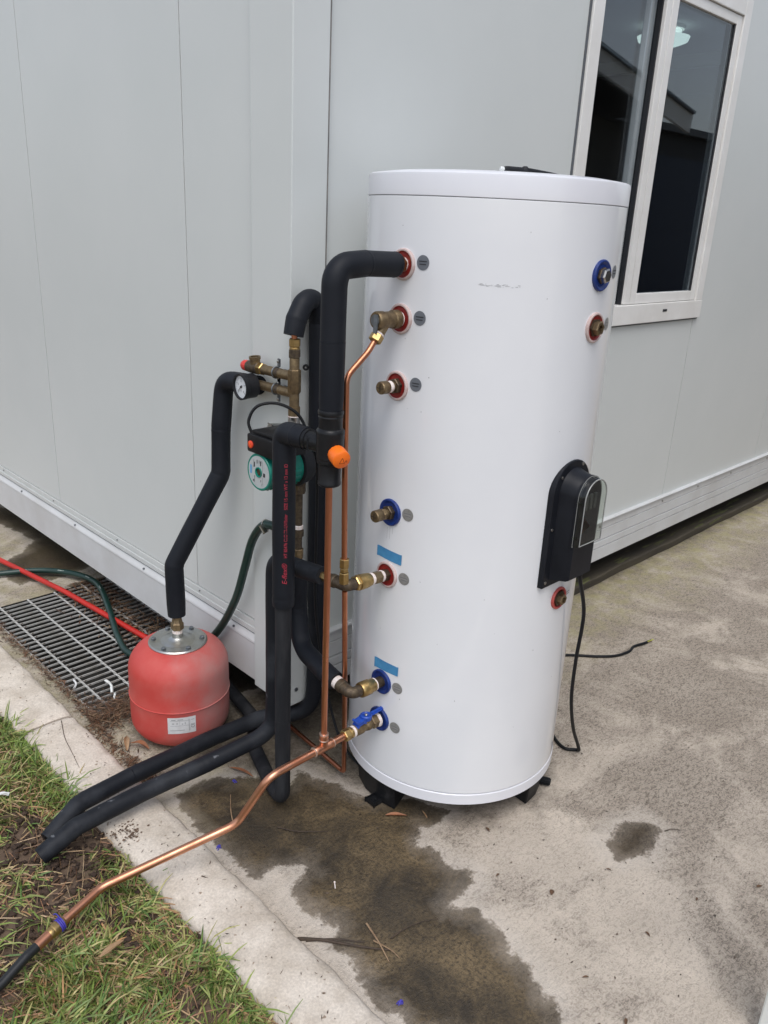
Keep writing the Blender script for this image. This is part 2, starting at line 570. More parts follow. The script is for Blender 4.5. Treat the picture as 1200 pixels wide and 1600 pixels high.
# ------------------------------------------------------------------ ground: slab with drain hole
PX0, PX1, PY0, PY1 = 0.955, 1.52, 2.205, 3.135          # drain pit
WET = [(0.944, 1.703), (0.915, 1.558), (0.926, 1.424), (0.918, 1.316), (0.932, 1.282), (1.009, 1.292), (1.05, 1.241), (0.959, 1.198), (0.961, 1.132), (0.987, 1.047), (0.941, 1.018), (0.939, 0.93), (0.902, 0.901), (0.926, 0.8), (0.915, 0.753), (1.10, 0.50), (1.19, 0.578), (1.219, 0.655), (1.244, 0.744), (1.264, 0.835), (1.263, 0.873), (1.225, 0.921), (1.278, 0.926), (1.332, 0.919), (1.35, 0.945), (1.326, 1.01), (1.339, 1.043), (1.32, 1.106), (1.376, 1.151), (1.428, 1.123), (1.48, 1.145), (1.427, 1.244), (1.373, 1.292), (1.323, 1.371), (1.309, 1.44), (1.276, 1.544), (1.219, 1.518), (1.132, 1.631), (1.062, 1.691)]
SPOT = [(1.698, 0.787), (1.811, 0.785), (1.871, 0.749), (1.858, 0.694), (1.736, 0.676), (1.668, 0.721)]
LEFTWET = [[(1.15, 3.30), (1.35, 3.25), (1.50, 3.30), (1.80, 3.4), (2.0, 3.75), (1.6, 3.95), (1.45, 4.3), (1.32, 4.3), (1.40, 3.75), (1.30, 3.62), (1.12, 3.55)],
           [(0.80, 3.05), (0.93, 3.15), (1.03, 3.22), (1.00, 3.32), (1.06, 3.36), (0.98, 3.50), (0.80, 3.4)],
           [(1.31, 3.16), (1.9, 3.10), (1.9, 2.0), (1.36, 2.0)]]


def sdf(poly, X, Y):
    P = np.array(poly); d = np.full(X.shape, 1e9); ins = np.zeros(X.shape, bool)
    for (x0, y0), (x1, y1) in zip(P, np.roll(P, -1, 0)):
        ex, ey = x1 - x0, y1 - y0
        t = np.clip(((X - x0) * ex + (Y - y0) * ey) / (ex * ex + ey * ey + 1e-12), 0, 1)
        d = np.minimum(d, np.hypot(X - x0 - t * ex, Y - y0 - t * ey))
        c = ((y0 > Y) != (y1 > Y)) & (X < (x1 - x0) * (Y - y0) / (y1 - y0 + 1e-12) + x0)
        ins ^= c
    return np.where(ins, -d, d)


def slab_mesh():
    xs = np.unique(np.round(np.concatenate([np.arange(0.885, 2.05, 0.012), np.arange(2.05, 4, 0.08), [PX0, PX1], np.arange(4, 12, 1.0), np.arange(12, 41, 7)]), 5))
    ys = np.unique(np.round(np.concatenate([np.arange(-40, 0.2, 4.0), np.arange(0.2, 0.5, 0.03), np.arange(0.5, 1.78, 0.012), np.arange(1.8, 4.4, 0.04), [PY0, PY1], np.arange(4.5, 40, 5)]), 5))
    X, Y = np.meshgrid(xs, ys, indexing='ij')
    wet = np.minimum(sdf(WET, X, Y), sdf(SPOT, X, Y))
    for p in LEFTWET: wet = np.minimum(wet, sdf(p, X, Y) * 1.0)
    Z = np.zeros_like(X)
    # strip of mortar falling away from the kerb
    Z += np.clip((0.955 - X) / 0.07, 0, 1) * 0.005
    nx, ny = X.shape
    vs = np.stack([X, Y, Z], -1).reshape(-1, 3)
    fs = []
    for i in range(nx - 1):
        for j in range(ny - 1):
            cx = (xs[i] + xs[i + 1]) / 2; cy = (ys[j] + ys[j + 1]) / 2
            if PX0 < cx < PX1 and PY0 < cy < PY1: continue
            fs.append((i * ny + j, (i + 1) * ny + j, (i + 1) * ny + j + 1, i * ny + j + 1))
    me = bpy.data.meshes.new('concrete_slab')
    me.from_pydata(vs.tolist(), [], fs)
    at = me.attributes.new('wet', 'FLOAT', 'POINT')
    at.data.foreach_set('value', np.clip(wet, -0.5, 0.5).reshape(-1).astype(np.float32))
    at = me.attributes.new('grime_shade', 'FLOAT', 'POINT')  # dirt plus painted contact shade, reaching under the cabin and the tank
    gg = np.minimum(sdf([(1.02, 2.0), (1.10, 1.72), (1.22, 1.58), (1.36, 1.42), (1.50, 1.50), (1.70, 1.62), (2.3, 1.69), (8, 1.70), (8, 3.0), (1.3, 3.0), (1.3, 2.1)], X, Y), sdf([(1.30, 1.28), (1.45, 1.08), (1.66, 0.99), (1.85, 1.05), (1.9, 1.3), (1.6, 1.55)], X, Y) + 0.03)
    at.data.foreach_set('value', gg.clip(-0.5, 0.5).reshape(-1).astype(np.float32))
    at = me.attributes.new('big', 'FLOAT', 'POINT')
    at.data.foreach_set('value', sdf(WET, X, Y).clip(-0.5, 0.5).reshape(-1).astype(np.float32))
    me.shade_smooth()
    return me


def concrete_material():
    m = bpy.data.materials.new('concrete'); m.use_nodes = True
    t = m.node_tree; N, L = t.nodes, t.links
    b = N['Principled BSDF']
    pos = N.new('ShaderNodeNewGeometry').outputs['Position']

    def noise(scale, detail=5, rough=0.6, dist=0.0, vec=pos, stretch=None, rotz=0.0):
        v = vec
        if stretch:
            mp = N.new('ShaderNodeMapping'); mp.inputs['Scale'].default_value = stretch
            mp.inputs['Rotation'].default_value = (0, 0, rotz)
            L.new(v, mp.inputs[0]); v = mp.outputs[0]
        n = N.new('ShaderNodeTexNoise'); n.inputs['Scale'].default_value = scale
        n.inputs['Detail'].default_value = detail; n.inputs['Roughness'].default_value = rough
        n.inputs['Distortion'].default_value = dist
        L.new(v, n.inputs['Vector'])
        return n.outputs[0]

    def mr(x, a, b_, c=0.0, d=1.0):
        r = N.new('ShaderNodeMapRange')
        for k, val in zip((1, 2, 3, 4), (a, b_, c, d)): r.inputs[k].default_value = val
        L.new(x, r.inputs[0]); return r.outputs[0]

    def math_(op, a, b_):
        n = N.new('ShaderNodeMath'); n.operation = op
        for k, val in enumerate((a, b_)):
            if isinstance(val, (int, float)): n.inputs[k].default_value = val
            else: L.new(val, n.inputs[k])
        return n.outputs[0]

    def mix(f, a, b_):
        x = N.new('ShaderNodeMix'); x.data_type = 'RGBA'
        if isinstance(f, (int, float)): x.inputs[0].default_value = f
        else: L.new(f, x.inputs[0])
        for k, val in ((6, a), (7, b_)):
            if isinstance(val, tuple): x.inputs[k].default_value = (*val, 1)
            else: L.new(val, x.inputs[k])
        return x.outputs[2]

    sep = N.new('ShaderNodeSeparateXYZ'); L.new(pos, sep.inputs[0])
    big = noise(1.6, 5, 0.65)
    mid = noise(7, 6, 0.65, 0.4)
    # worn trowel marks: short curved dark scratches that clear away in pale worn patches
    scr1 = noise(62, 3, 0.6, 1.3, stretch=(1.0, 2.3, 1), rotz=0.5)
    scr2 = noise(125, 3, 0.65, 0.9, stretch=(2.0, 1.0, 1), rotz=0.35)
    fine = noise(330, 3, 0.7)
    def blob(cx, cy, rx, ry):
        dx = math_('MULTIPLY', math_('SUBTRACT', sep.outputs[0], cx), 1.0 / rx); dy = math_('MULTIPLY', math_('SUBTRACT', sep.outputs[1], cy), 1.0 / ry)
        r2 = math_('SQRT', math_('ADD', math_('MULTIPLY', dx, dx), math_('MULTIPLY', dy, dy)), 0.0)
        return mr(r2, 0.35, 1.25, 1.0, 0.0)

    # feet have polished the middle of the yard pale; the rest keeps its dark trowel marks
    pale = math_('MAXIMUM', blob(1.50, 0.72, 0.42, 0.50), blob(0.93, 1.10, 0.10, 0.9))
    worn = mr(math_('SUBTRACT', math_('ADD', noise(3.4, 5, 0.65, 0.8), 0.075), math_('MULTIPLY', pale, 0.16)), 0.43, 0.62)
    base = mix(mr(mid, 0.3, 0.72), (0.46, 0.396, 0.322), (0.64, 0.556, 0.462))
    base = mix(math_('MULTIPLY', worn, 0.88), base, (0.285, 0.238, 0.188))
    base = mix(mr(big, 0.42, 0.8), base, (0.44, 0.38, 0.312))
    s = math_('MULTIPLY', mr(scr1, 0.50, 0.60), mr(worn, 0.0, 1.0, 0.30, 0.92))
    base = mix(s, base, (0.125, 0.100, 0.076))
    s2 = math_('MULTIPLY', mr(scr2, 0.53, 0.62), mr(worn, 0.0, 1.0, 0.25, 0.85))
    base = mix(s2, base, (0.12, 0.096, 0.073))
    base = mix(math_('MULTIPLY', mr(fine, 0.40, 0.75), 0.40), base, (0.60, 0.535, 0.465))
    base = mix(math_('MULTIPLY', mr(noise(120, 2), 0.70, 0.74), 0.8), base, (0.05, 0.04, 0.033))
    # moss along the plinth and the left paving
    my = mr(math_('ADD', sep.outputs[1], math_('MULTIPLY', noise(5, 4), 0.45)), 1.52, 1.95)
    mo = math_('MULTIPLY', my, mr(noise(16, 5), 0.35, 0.62))
    mo = math_('MULTIPLY', mo, mr(sep.outputs[0], 1.9, 2.4, 0.35, 0.85))
    base = mix(mo, base, (0.36, 0.33, 0.155))
    # grime along the cabin and behind the tank, with contact shade painted under both
    gr = N.new('ShaderNodeAttribute'); gr.attribute_name = 'grime_shade'
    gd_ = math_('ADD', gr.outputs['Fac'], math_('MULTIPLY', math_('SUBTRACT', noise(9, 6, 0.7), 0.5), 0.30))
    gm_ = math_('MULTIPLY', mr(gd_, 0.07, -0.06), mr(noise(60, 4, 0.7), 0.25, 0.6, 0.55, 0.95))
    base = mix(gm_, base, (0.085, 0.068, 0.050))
    # water stain
    wa = N.new('ShaderNodeAttribute'); wa.attribute_name = 'wet'
    ba = N.new('ShaderNodeAttribute'); ba.attribute_name = 'big'
    wob = math_('ADD', math_('MULTIPLY', math_('SUBTRACT', noise(17, 5, 0.65), 0.5), 0.085), math_('MULTIPLY', math_('SUBTRACT', noise(110, 3, 0.6), 0.5), 0.022))
    dist = math_('ADD', wa.outputs['Fac'], wob)
    wsharp = mr(dist, 0.004, -0.007)
    wsoft = mr(math_('ADD', dist, math_('MULTIPLY', math_('SUBTRACT', noise(12, 5, 0.7), 0.5), 0.10)), 0.012, -0.055)
    wet = math_('ADD', math_('MULTIPLY', wsharp, 0.62), math_('MULTIPLY', wsoft, 0.38))
    silt = mix(mr(noise(7, 6, 0.7, 0.8), 0.36, 0.64), (0.038, 0.028, 0.016), (0.19, 0.136, 0.072))
    silt = mix(math_('MULTIPLY', mr(noise(120, 4, 0.7), 0.45, 0.66), 0.85), silt, (0.026, 0.020, 0.014))
    silt = mix(math_('MULTIPLY', mr(noise(3.2, 3, 0.6), 0.50, 0.66), 0.7), silt, (0.030, 0.025, 0.019))
    dampc = N.new('ShaderNodeMix'); dampc.data_type = 'RGBA'; dampc.blend_type = 'MULTIPLY'
    dampc.inputs[0].default_value = 1.0
    L.new(base, dampc.inputs[6]); dampc.inputs[7].default_value = (0.185, 0.158, 0.118, 1)
    inner = mr(math_('ADD', ba.outputs['Fac'], math_('MULTIPLY', math_('SUBTRACT', noise(8, 4), 0.5), 0.20)), 0.03, -0.045)
    wetc = mix(math_('MULTIPLY', inner, 0.9), dampc.outputs[2], silt)
    halo = math_('MULTIPLY', mr(dist, 0.06, 0.0), mr(dist, -0.002, 0.004))
    base = mix(math_('MULTIPLY', halo, 0.40), base, (0.64, 0.58, 0.51))
    fin = mix(wet, base, wetc)
    L.new(fin, b.inputs['Base Color'])
    L.new(mr(wet, 0, 1, 0.88, 0.46), b.inputs['Roughness'])
    b.inputs['Specular IOR Level'].default_value = 0.35
    h = math_('ADD', math_('MULTIPLY', scr1, -1.0), math_('ADD', math_('MULTIPLY', fine, 0.5), math_('MULTIPLY', mid, 1.2)))
    h = math_('ADD', h, math_('MULTIPLY', scr2, -0.7))
    bp = N.new('ShaderNodeBump'); bp.inputs['Strength'].default_value = 0.55; bp.inputs['Distance'].default_value = 0.006
    L.new(h, bp.inputs['Height']); L.new(bp.outputs[0], b.inputs['Normal'])
    return m


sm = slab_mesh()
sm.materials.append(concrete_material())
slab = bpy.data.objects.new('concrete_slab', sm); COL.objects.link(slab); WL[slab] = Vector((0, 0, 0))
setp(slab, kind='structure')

bm = B()
box(bm, (-120, -120, -0.62), (120, 120, -0.6))
put('ground', bm, 'earth', smooth=False, kind='structure')

# drain pit under the grate
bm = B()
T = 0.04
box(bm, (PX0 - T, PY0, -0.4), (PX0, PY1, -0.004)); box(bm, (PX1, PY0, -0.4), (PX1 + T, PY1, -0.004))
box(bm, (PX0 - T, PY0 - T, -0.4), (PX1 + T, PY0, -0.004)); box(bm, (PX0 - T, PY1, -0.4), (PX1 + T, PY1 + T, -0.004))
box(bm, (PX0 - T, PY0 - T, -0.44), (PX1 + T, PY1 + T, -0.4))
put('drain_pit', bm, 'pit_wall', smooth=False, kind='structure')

# ------------------------------------------------------------------ kerb
km = mk('kerb_concrete', (0.66, 0.59, 0.505), (0.43, 0.365, 0.29), scale=11, detail=9, lo=0.40, hi=0.76, rough=0.9, bump=0.8, bscale=95,
        spots=(0.30, 0.23, 0.17), sscale=58, sthr=0.68, world=True, grain=0.20, gscale=170)
kerb = thing('kerb', (0.8, 1.5, 0), None, None)
del_keys = [k for k in ('label', 'category') if k in kerb]
setp(kerb, kind='structure')


def nz(x, y, s):
    return math.sin(x * 12.9 * s + 1.3) * math.cos(y * 7.7 * s + 0.4) + 0.6 * math.sin(y * 23.1 * s + x * 5.1)


def kerb_stone(y0, y1, fine):
    bm = B()
    prof = [(0.728, -0.12), (0.730, 0.004), (0.737, 0.019), (0.752, 0.026), (0.79, 0.0285), (0.83, 0.029), (0.868, 0.028), (0.884, 0.023), (0.893, 0.012), (0.8955, -0.12)]
    n = max(2, int((y1 - y0) / fine))
    rows = []
    for i in range(n + 1):
        y = y0 + (y1 - y0) * i / n
        row = []
        e = min(y - y0, y1 - y)
        dip = -0.009 * max(0, 1 - e / 0.016) * (0.6 + 0.4 * random.random())
        for k, (x, z) in enumerate(prof):
            jx = 0.003 * nz(x, y, 1.0) + 0.0018 * nz(x + 3, y, 3.1) if 0 < k < len(prof) - 1 else 0
            jz = 0.0014 * nz(x * 3, y, 1.7) + 0.0010 * nz(x * 5, y, 5.3) + random.gauss(0, 0.0004) if z > 0 else 0
            row.append(bm.verts.new((x + jx * (1.2 if k in (1, 2, 7, 8) else 0.4), y, z + jz + (dip if z > 0 else 0))))
        rows.append(row)
    for a, b_ in zip(rows, rows[1:]):
        for k in range(len(prof) - 1): bm.faces.new((a[k], a[k + 1], b_[k + 1], b_[k]))
    bm.faces.new(rows[0]); bm.faces.new(rows[-1][::-1])
    return bm


for y0, y1, fi in ((-9, -0.9, 0.5), (-0.893, 2.211, 0.008), (2.222, 4.6, 0.012), (4.608, 9, 0.5)):
    put('kerb_stone', kerb_stone(y0, y1, fi), 'kerb_concrete', kerb, ang=60)

# ------------------------------------------------------------------ lawn soil and grass
def soil_mesh():
    xs = np.unique(np.concatenate([[-60, -20, -6, -2], np.arange(-0.8, 0.76, 0.015)]))
    ys = np.unique(np.concatenate([[-60, -20, -6, -2], np.arange(-0.2, 3.6, 0.015), [5, 9, 30, 60]]))
    X, Y = np.meshgrid(xs, ys, indexing='ij')
    Z = 0.004 * np.sin(X * 21 + 3 * np.sin(Y * 9)) * np.cos(Y * 17) + 0.003 * np.sin(X * 71 + Y * 53) * np.cos(Y * 87 - X * 31)
    Z = Z + rng.normal(0, 0.0016, Z.shape)
    Z = Z - 0.004
    nx, ny = X.shape
    fs = [(i * ny + j, (i + 1) * ny + j, (i + 1) * ny + j + 1, i * ny + j + 1) for i in range(nx - 1) for j in range(ny - 1)]
    me = bpy.data.meshes.new('lawn_soil')
    me.from_pydata(np.stack([X, Y, Z], -1).reshape(-1, 3).tolist(), [], fs)
    me.shade_smooth()
    return me


so = soil_mesh()
so.materials.append(mk('soil', (0.095, 0.062, 0.042), (0.175, 0.122, 0.082), scale=14, detail=8, lo=0.3, hi=0.7, rough=0.95, bump=0.9, bscale=130,
                       spots=(0.03, 0.02, 0.014), sscale=60, sthr=0.6, world=True))
soil = bpy.data.objects.new('lawn_soil', so); COL.objects.link(soil); WL[soil] = Vector((0, 0, 0))
setp(soil, kind='structure')


def vnoise(x, y, s, seed):
    r = np.random.default_rng(seed); G = r.random((64, 64))
    u = x * s; v = y * s
    i = np.floor(u).astype(int); j = np.floor(v).astype(int); fu = u - i; fv = v - j
    fu = fu * fu * (3 - 2 * fu); fv = fv * fv * (3 - 2 * fv)
    g = lambda a, b_: G[a % 64, b_ % 64]
    return (g(i, j) * (1 - fu) + g(i + 1, j) * fu) * (1 - fv) + (g(i, j + 1) * (1 - fu) + g(i + 1, j + 1) * fu) * fv


def bare(x, y):
    """1 where the soil is bare"""
    d = np.exp(-(((x - 0.60) / 0.11) ** 2 + ((y - 1.60) / 0.13) ** 2) * 0.9)
    d = np.maximum(d, np.exp(-(((x - 0.53) / 0.12) ** 2 + ((y - 1.78) / 0.10) ** 2)))
    d = np.maximum(d, 0.8 * np.exp(-(((x - 0.43) / 0.07) ** 2 + ((y - 1.53) / 0.10) ** 2)))
    d = np.maximum(d, 0.75 * np.exp(-(((x - 0.615) / 0.03) ** 2 + ((y - 1.37) / 0.10) ** 2)))
    d = np.maximum(d, 0.6 * np.exp(-(((x - 0.48) / 0.05) ** 2 + ((y - 1.13) / 0.06) ** 2)))
    return d


def blades(name, N, lo, hi, hgt, wid, lean, cols, mask, z0=0.0, flat=0.0, seed=1, clump=0):
    r = np.random.default_rng(seed)
    x = r.uniform(lo[0], hi[0], N); y = r.uniform(lo[1], hi[1], N)
    keep = r.random(N) < mask(x, y)
    x = x[keep]; y = y[keep]; n = len(x)
    h = hgt * r.lognormal(0, 0.35, n); w = wid * r.uniform(0.6, 1.3, n)
    az_ = r.uniform(0, 2 * PI, n)
    if clump: az_ = vnoise(x, y, clump, seed + 5) * 14 + r.normal(0, 0.7, n)
    ln = np.clip(r.normal(lean, 0.3, n), 0.05, 1.45)
    curve = r.uniform(0.2, 0.9, n)
    dx, dy = np.cos(az_), np.sin(az_)
    sx, sy = -dy, dx
    P = []
    for k, (t, ww) in enumerate(((0.0, 0.8), (0.4, 1.0), (0.75, 0.75), (1.0, 0.05))):
        a = ln + curve * t
        f = np.sin(a) * t * h; u = np.cos(a) * t * h
        u = np.maximum(u, 0.001 + flat * 0.003 * r.random(n))
        cx = x + dx * f; cy = y + dy * f; cz = z0 + u
        for s in (-1, 1):
            P.append(np.stack([cx + s * sx * w * ww / 2, cy + s * sy * w * ww / 2, cz + s * 0.0008], -1))
    P = np.stack(P, 1)                      # n,8,3
    verts = P.reshape(-1, 3)
    base = (np.arange(n) * 8)[:, None, None]
    q = np.array([[0, 1, 3, 2], [2, 3, 5, 4], [4, 5, 7, 6]])[None]
    faces = (base + q).reshape(-1, 4)
    me = bpy.data.meshes.new(name)
    me.vertices.add(len(verts)); me.vertices.foreach_set('co', verts.reshape(-1).astype(np.float32))
    me.loops.add(faces.size); me.loops.foreach_set('vertex_index', faces.reshape(-1).astype(np.int32))
    me.polygons.add(len(faces)); me.polygons.foreach_set('loop_start', (np.arange(len(faces)) * 4).astype(np.int32))
    me.update()
    cols = np.array(cols)
    c = cols[r.integers(0, len(cols), n)] * r.uniform(0.95, 1.55, n)[:, None]
    ca = np.concatenate([c, np.ones((n, 1))], 1)
    ca = np.repeat(ca, 8, 0)
    at = me.color_attributes.new('tone', 'FLOAT_COLOR', 'POINT')
    at.data.foreach_set('color', ca.reshape(-1).astype(np.float32))
    me.shade_smooth()
    return me


gm = bpy.data.materials.new('grass_blade'); gm.use_nodes = True
_n = gm.node_tree.nodes; _b = _n['Principled BSDF']
_a = _n.new('ShaderNodeAttribute'); _a.attribute_name = 'tone'
gm.node_tree.links.new(_a.outputs['Color'], _b.inputs['Base Color'])
_b.inputs['Roughness'].default_value = 0.5
_b.inputs['Specular IOR Level'].default_value = 0.35
_b.inputs['Subsurface Weight'].default_value = 0.0
MATS['grass_blade'] = gm

GREEN = [(0.11, 0.165, 0.034), (0.145, 0.20, 0.042), (0.17, 0.22, 0.05), (0.08, 0.14, 0.035), (0.21, 0.24, 0.075), (0.28, 0.26, 0.10), (0.14, 0.19, 0.06)]
OLIVE = [(0.22, 0.22, 0.07), (0.30, 0.25, 0.11), (0.17, 0.19, 0.055), (0.36, 0.27, 0.14), (0.34, 0.19, 0.09)]
STRAW = [(0.30, 0.20, 0.11), (0.22, 0.13, 0.07), (0.36, 0.26, 0.16), (0.15, 0.085, 0.05), (0.26, 0.14, 0.08)]


def m_grass(x, y):
    d = vnoise(x, y, 6.5, 3) * 0.6 + vnoise(x, y, 17, 4) * 0.4
    g = np.clip((d - 0.30) * 4.0, 0.05, 1) * np.clip(1 - 1.15 * bare(x, y), 0, 1)
    g *= np.where(x > 0.738 + 0.012 * np.sin(y * 31) + 0.008 * np.sin(y * 77), 0, 1)
    g *= np.where((y > 1.63) & (y < 1.80) & (x > 0.58), 0.12, 1)
    g *= np.where(y > 1.72, 0.55, 1)
    return g


def m_edge(x, y):
    e = np.exp(-((x - 0.715) / 0.03) ** 2)
    g = e * np.clip((vnoise(x, y, 7, 9) - 0.25) * 2.2, 0, 1)
    g *= np.where((y > 1.50) & (y < 1.82), 0.08, 1)
    g *= np.where(x > 0.742 + 0.010 * np.sin(y * 41), 0, 1)
    return g


def m_straw(x, y):
    g = np.clip(0.35 + 0.8 * vnoise(x, y, 8, 21), 0, 1) * np.clip(1 - 0.45 * bare(x, y), 0, 1)
    return g * np.where(x > 0.745, 0, 1)


for me, nm, lab in (
        (blades('lawn_grass', 42000, (-0.15, 0.65), (0.76, 2.7), 0.040, 0.0034, 1.0, GREEN, m_grass, seed=5, clump=9), 'lawn_grass', 'short green lawn grass growing beside the concrete kerb'),
        (blades('kerb_grass', 14000, (0.62, 0.5), (0.76, 2.8), 0.044, 0.0036, 0.8, GREEN, m_edge, seed=6, clump=11), 'kerb_grass', 'tufts of longer green grass leaning over the kerb edge'),
        (blades('olive_grass', 26000, (-0.15, 0.65), (0.75, 2.7), 0.040, 0.0030, 1.15, OLIVE, m_grass, seed=8, clump=7), 'olive_grass', 'yellowing grass blades mixed through the lawn'),
        (blades('dead_straw', 11000, (-0.15, 0.65), (0.75, 2.7), 0.045, 0.0018, 1.42, STRAW, m_straw, z0=0.004, flat=1.0, seed=9), 'dead_straw', 'brown dead grass strands lying on the bare soil'),
        (blades('far_grass', 9000, (-4, -3), (-0.15, 5), 0.07, 0.008, 0.8, GREEN + OLIVE, lambda x, y: np.ones_like(x), seed=10), 'far_grass', 'rough lawn grass farther from the kerb')):
    me.materials.append(gm)
    o = bpy.data.objects.new(nm, me); COL.objects.link(o); WL[o] = Vector((0, 0, 0))
    setp(o, lab, 'grass', kind='stuff')

# soil clods and crumbs
bm = B()
for _ in range(900):
    for _t in range(20):
        x, y = random.uniform(0.2, 0.74), random.uniform(0.9, 2.3)
        if random.random() < bare(np.array(x), np.array(y)) + 0.05: break
    s = random.choice((0.003, 0.004, 0.005, 0.006, 0.009))
    r = bmesh.ops.create_icosphere(bm, subdivisions=1, radius=s)
    q = Vector((x, y, s * 0.3))
    for v in r['verts']:
        v.co = Vector((v.co.x * random.uniform(0.7, 1.3), v.co.y * random.uniform(0.7, 1.3), v.co.z * random.uniform(0.5, 0.9))) + q
put('soil_crumbs', bm, 'clod', smooth=False, label='dark crumbs of dug soil on the bare patch beside the kerb', cat='soil', kind='stuff', recentre=False)
bm = B()
for _ in range(120):
    x, y = random.gauss(0.760, 0.020), random.gauss(1.620, 0.022)
    s = random.choice((0.001, 0.0014, 0.0018, 0.0026, 0.0035))
    r = bmesh.ops.create_icosphere(bm, subdivisions=1, radius=s)
    for v in r['verts']: v.co = Vector((v.co.x * random.uniform(.8, 1.4), v.co.y, v.co.z * .35)) + Vector((x, y, 0.0288 + s * 0.1))
put('spilled_soil', bm, 'clod_dry', smooth=False, label='spilled soil crumbs on the kerb under the black pipes', cat='soil', kind='stuff', recentre=False)

# ------------------------------------------------------------------ cabin
AX, BY = 1.335, 1.68          # left wall plane, right wall plane
ZB, ZT = 0.36, 2.78
cabin = thing('site_cabin', (AX, BY, 0.15), 'pale grey steel panel site cabin with a white framed window behind the tank', 'cabin')
GAP = 0.0022
for y0, y1 in ((1.834, 2.170), (2.170, 3.226), (3.226, 4.282), (4.282, 5.34), (5.34, 6.4)):
    bm = box(B(), (AX, y0 + GAP, ZB), (AX + 0.05, y1 - GAP, ZT))
    put('wall_panel', bm, 'wall_panel', cabin, smooth=False)
WX0, WX1, WZ0, WZ1 = 2.53, 3.66, 1.19, 2.43
for x0, x1, z0, z1 in ((1.436, 2.53, 0.345, ZT), (2.53, 3.63, 0.345, WZ0 + 0.02), (2.53, 3.63, WZ1 - 0.02, ZT), (3.63, 4.73, 0.345, ZT), (4.73, 5.83, 0.345, ZT), (5.83, 6.93, 0.345, ZT), (6.93, 8.03, 0.345, ZT)):
    bm = box(B(), (x0 + GAP, BY, z0), (x1 - GAP, BY + 0.05, z1))
    put('wall_panel', bm, 'wall_panel', cabin, smooth=False)
bm = box(B(), (AX + 0.012, 1.80, 0.2), (AX + 0.02, 6.4, ZT - .01)); box(bm, (1.43, BY + 0.012, 0.2), (2.55, BY + 0.02, ZT - .01)); box(bm, (3.61, BY + 0.012, 0.2), (8.03, BY + 0.02, ZT - .01))
put('seam_backing', bm, 'seam_dark', cabin, smooth=False)
# corner post
PO = 0.014                    # how far the corner post stands proud of both walls
put('corner_post', box(B(), (AX - PO, BY - PO, 0.138), (1.4335, 1.834, ZT), 0.003), 'wall_panel', cabin, ang=15)
put('sealant_seam', box(B(), (1.4338, BY - PO + 0.0008, 0.138), (1.4376, BY + 0.01, ZT)), 'sealant', cabin, smooth=False)
bm = cyl(B(), (1.352, BY - PO, 0.19), (1.352, BY - PO - 0.004, 0.19), 0.006, n=10)
put('screw', bm, 'zinc_dark', cabin)


def extrude_profile(prof, axis, a0, a1):
    """closed profile of (out, z) swept along y (axis 1, outward -x) or x (axis 0, outward -y)"""
    bm = B()
    rows = []
    for a in (a0, a1):
        rows.append([bm.verts.new((AX - o, a, z) if axis == 1 else (a, BY - o, z)) for o, z in prof])
    n = len(prof)
    for k in range(n): bm.faces.new((rows[0][k], rows[0][(k + 1) % n], rows[1][(k + 1) % n], rows[1][k]))
    bm.faces.new(rows[0][::-1]); bm.faces.new(rows[1])
    return bm


put('wall_strip', extrude_profile([(0.0045, 0.356), (0.0055, 0.338), (0.003, 0.336), (0.003, 0.334), (0.0065, 0.332), (0.0065, 0.316), (-0.04, 0.316), (-0.04, 0.356)], 1, 1.8355, 6.4), 'wall_trim', cabin, smooth=False)
put('floor_rail', extrude_profile([(0.002, 0.3085), (0.0115, 0.290), (0.0125, 0.284), (0.011, 0.280), (0.011, 0.154), (-0.02, 0.153), (-0.04, 0.154), (-0.04, 0.309)], 1, 1.8355, 6.4), 'rail_paint', cabin, smooth=False)
put('floor_rail', extrude_profile([(0.016, 0.345), (0.019, 0.342), (0.019, 0.338), (0.010, 0.335), (0.010, 0.302), (0.003, 0.3015), (0.003, 0.299), (0.012, 0.297), (0.011, 0.294), (0.011, 0.250), (0.001, 0.2495), (0.001, 0.2455), (0.014, 0.245), (0.014, 0.217), (0.003, 0.2165), (0.003, 0.2130), (0.015, 0.2125), (0.015, 0.156), (-0.04, 0.156), (-0.04, 0.345)], 0, 1.436, 8.03), 'rail_paint', cabin, smooth=False)
for y in (1.95, 2.52, 3.08, 3.62):
    put('screw', cyl(B(), (AX - 0.007, y, 0.297), (AX - 0.012, y, 0.299), 0.004, n=8), 'zinc_dark', cabin)
    put('screw', cyl(B(), (AX - 0.006, y + 0.2, 0.347), (AX - 0.009, y + 0.2, 0.347), 0.003, n=8), 'zinc_dark', cabin)
for x in (2.75, 3.05, 3.62, 4.0, 4.4, 4.9, 5.4):
    put('screw', cyl(B(), (x, BY - 0.010, 0.318), (x, BY - 0.014, 0.318), 0.005, n=8), 'zinc', cabin)
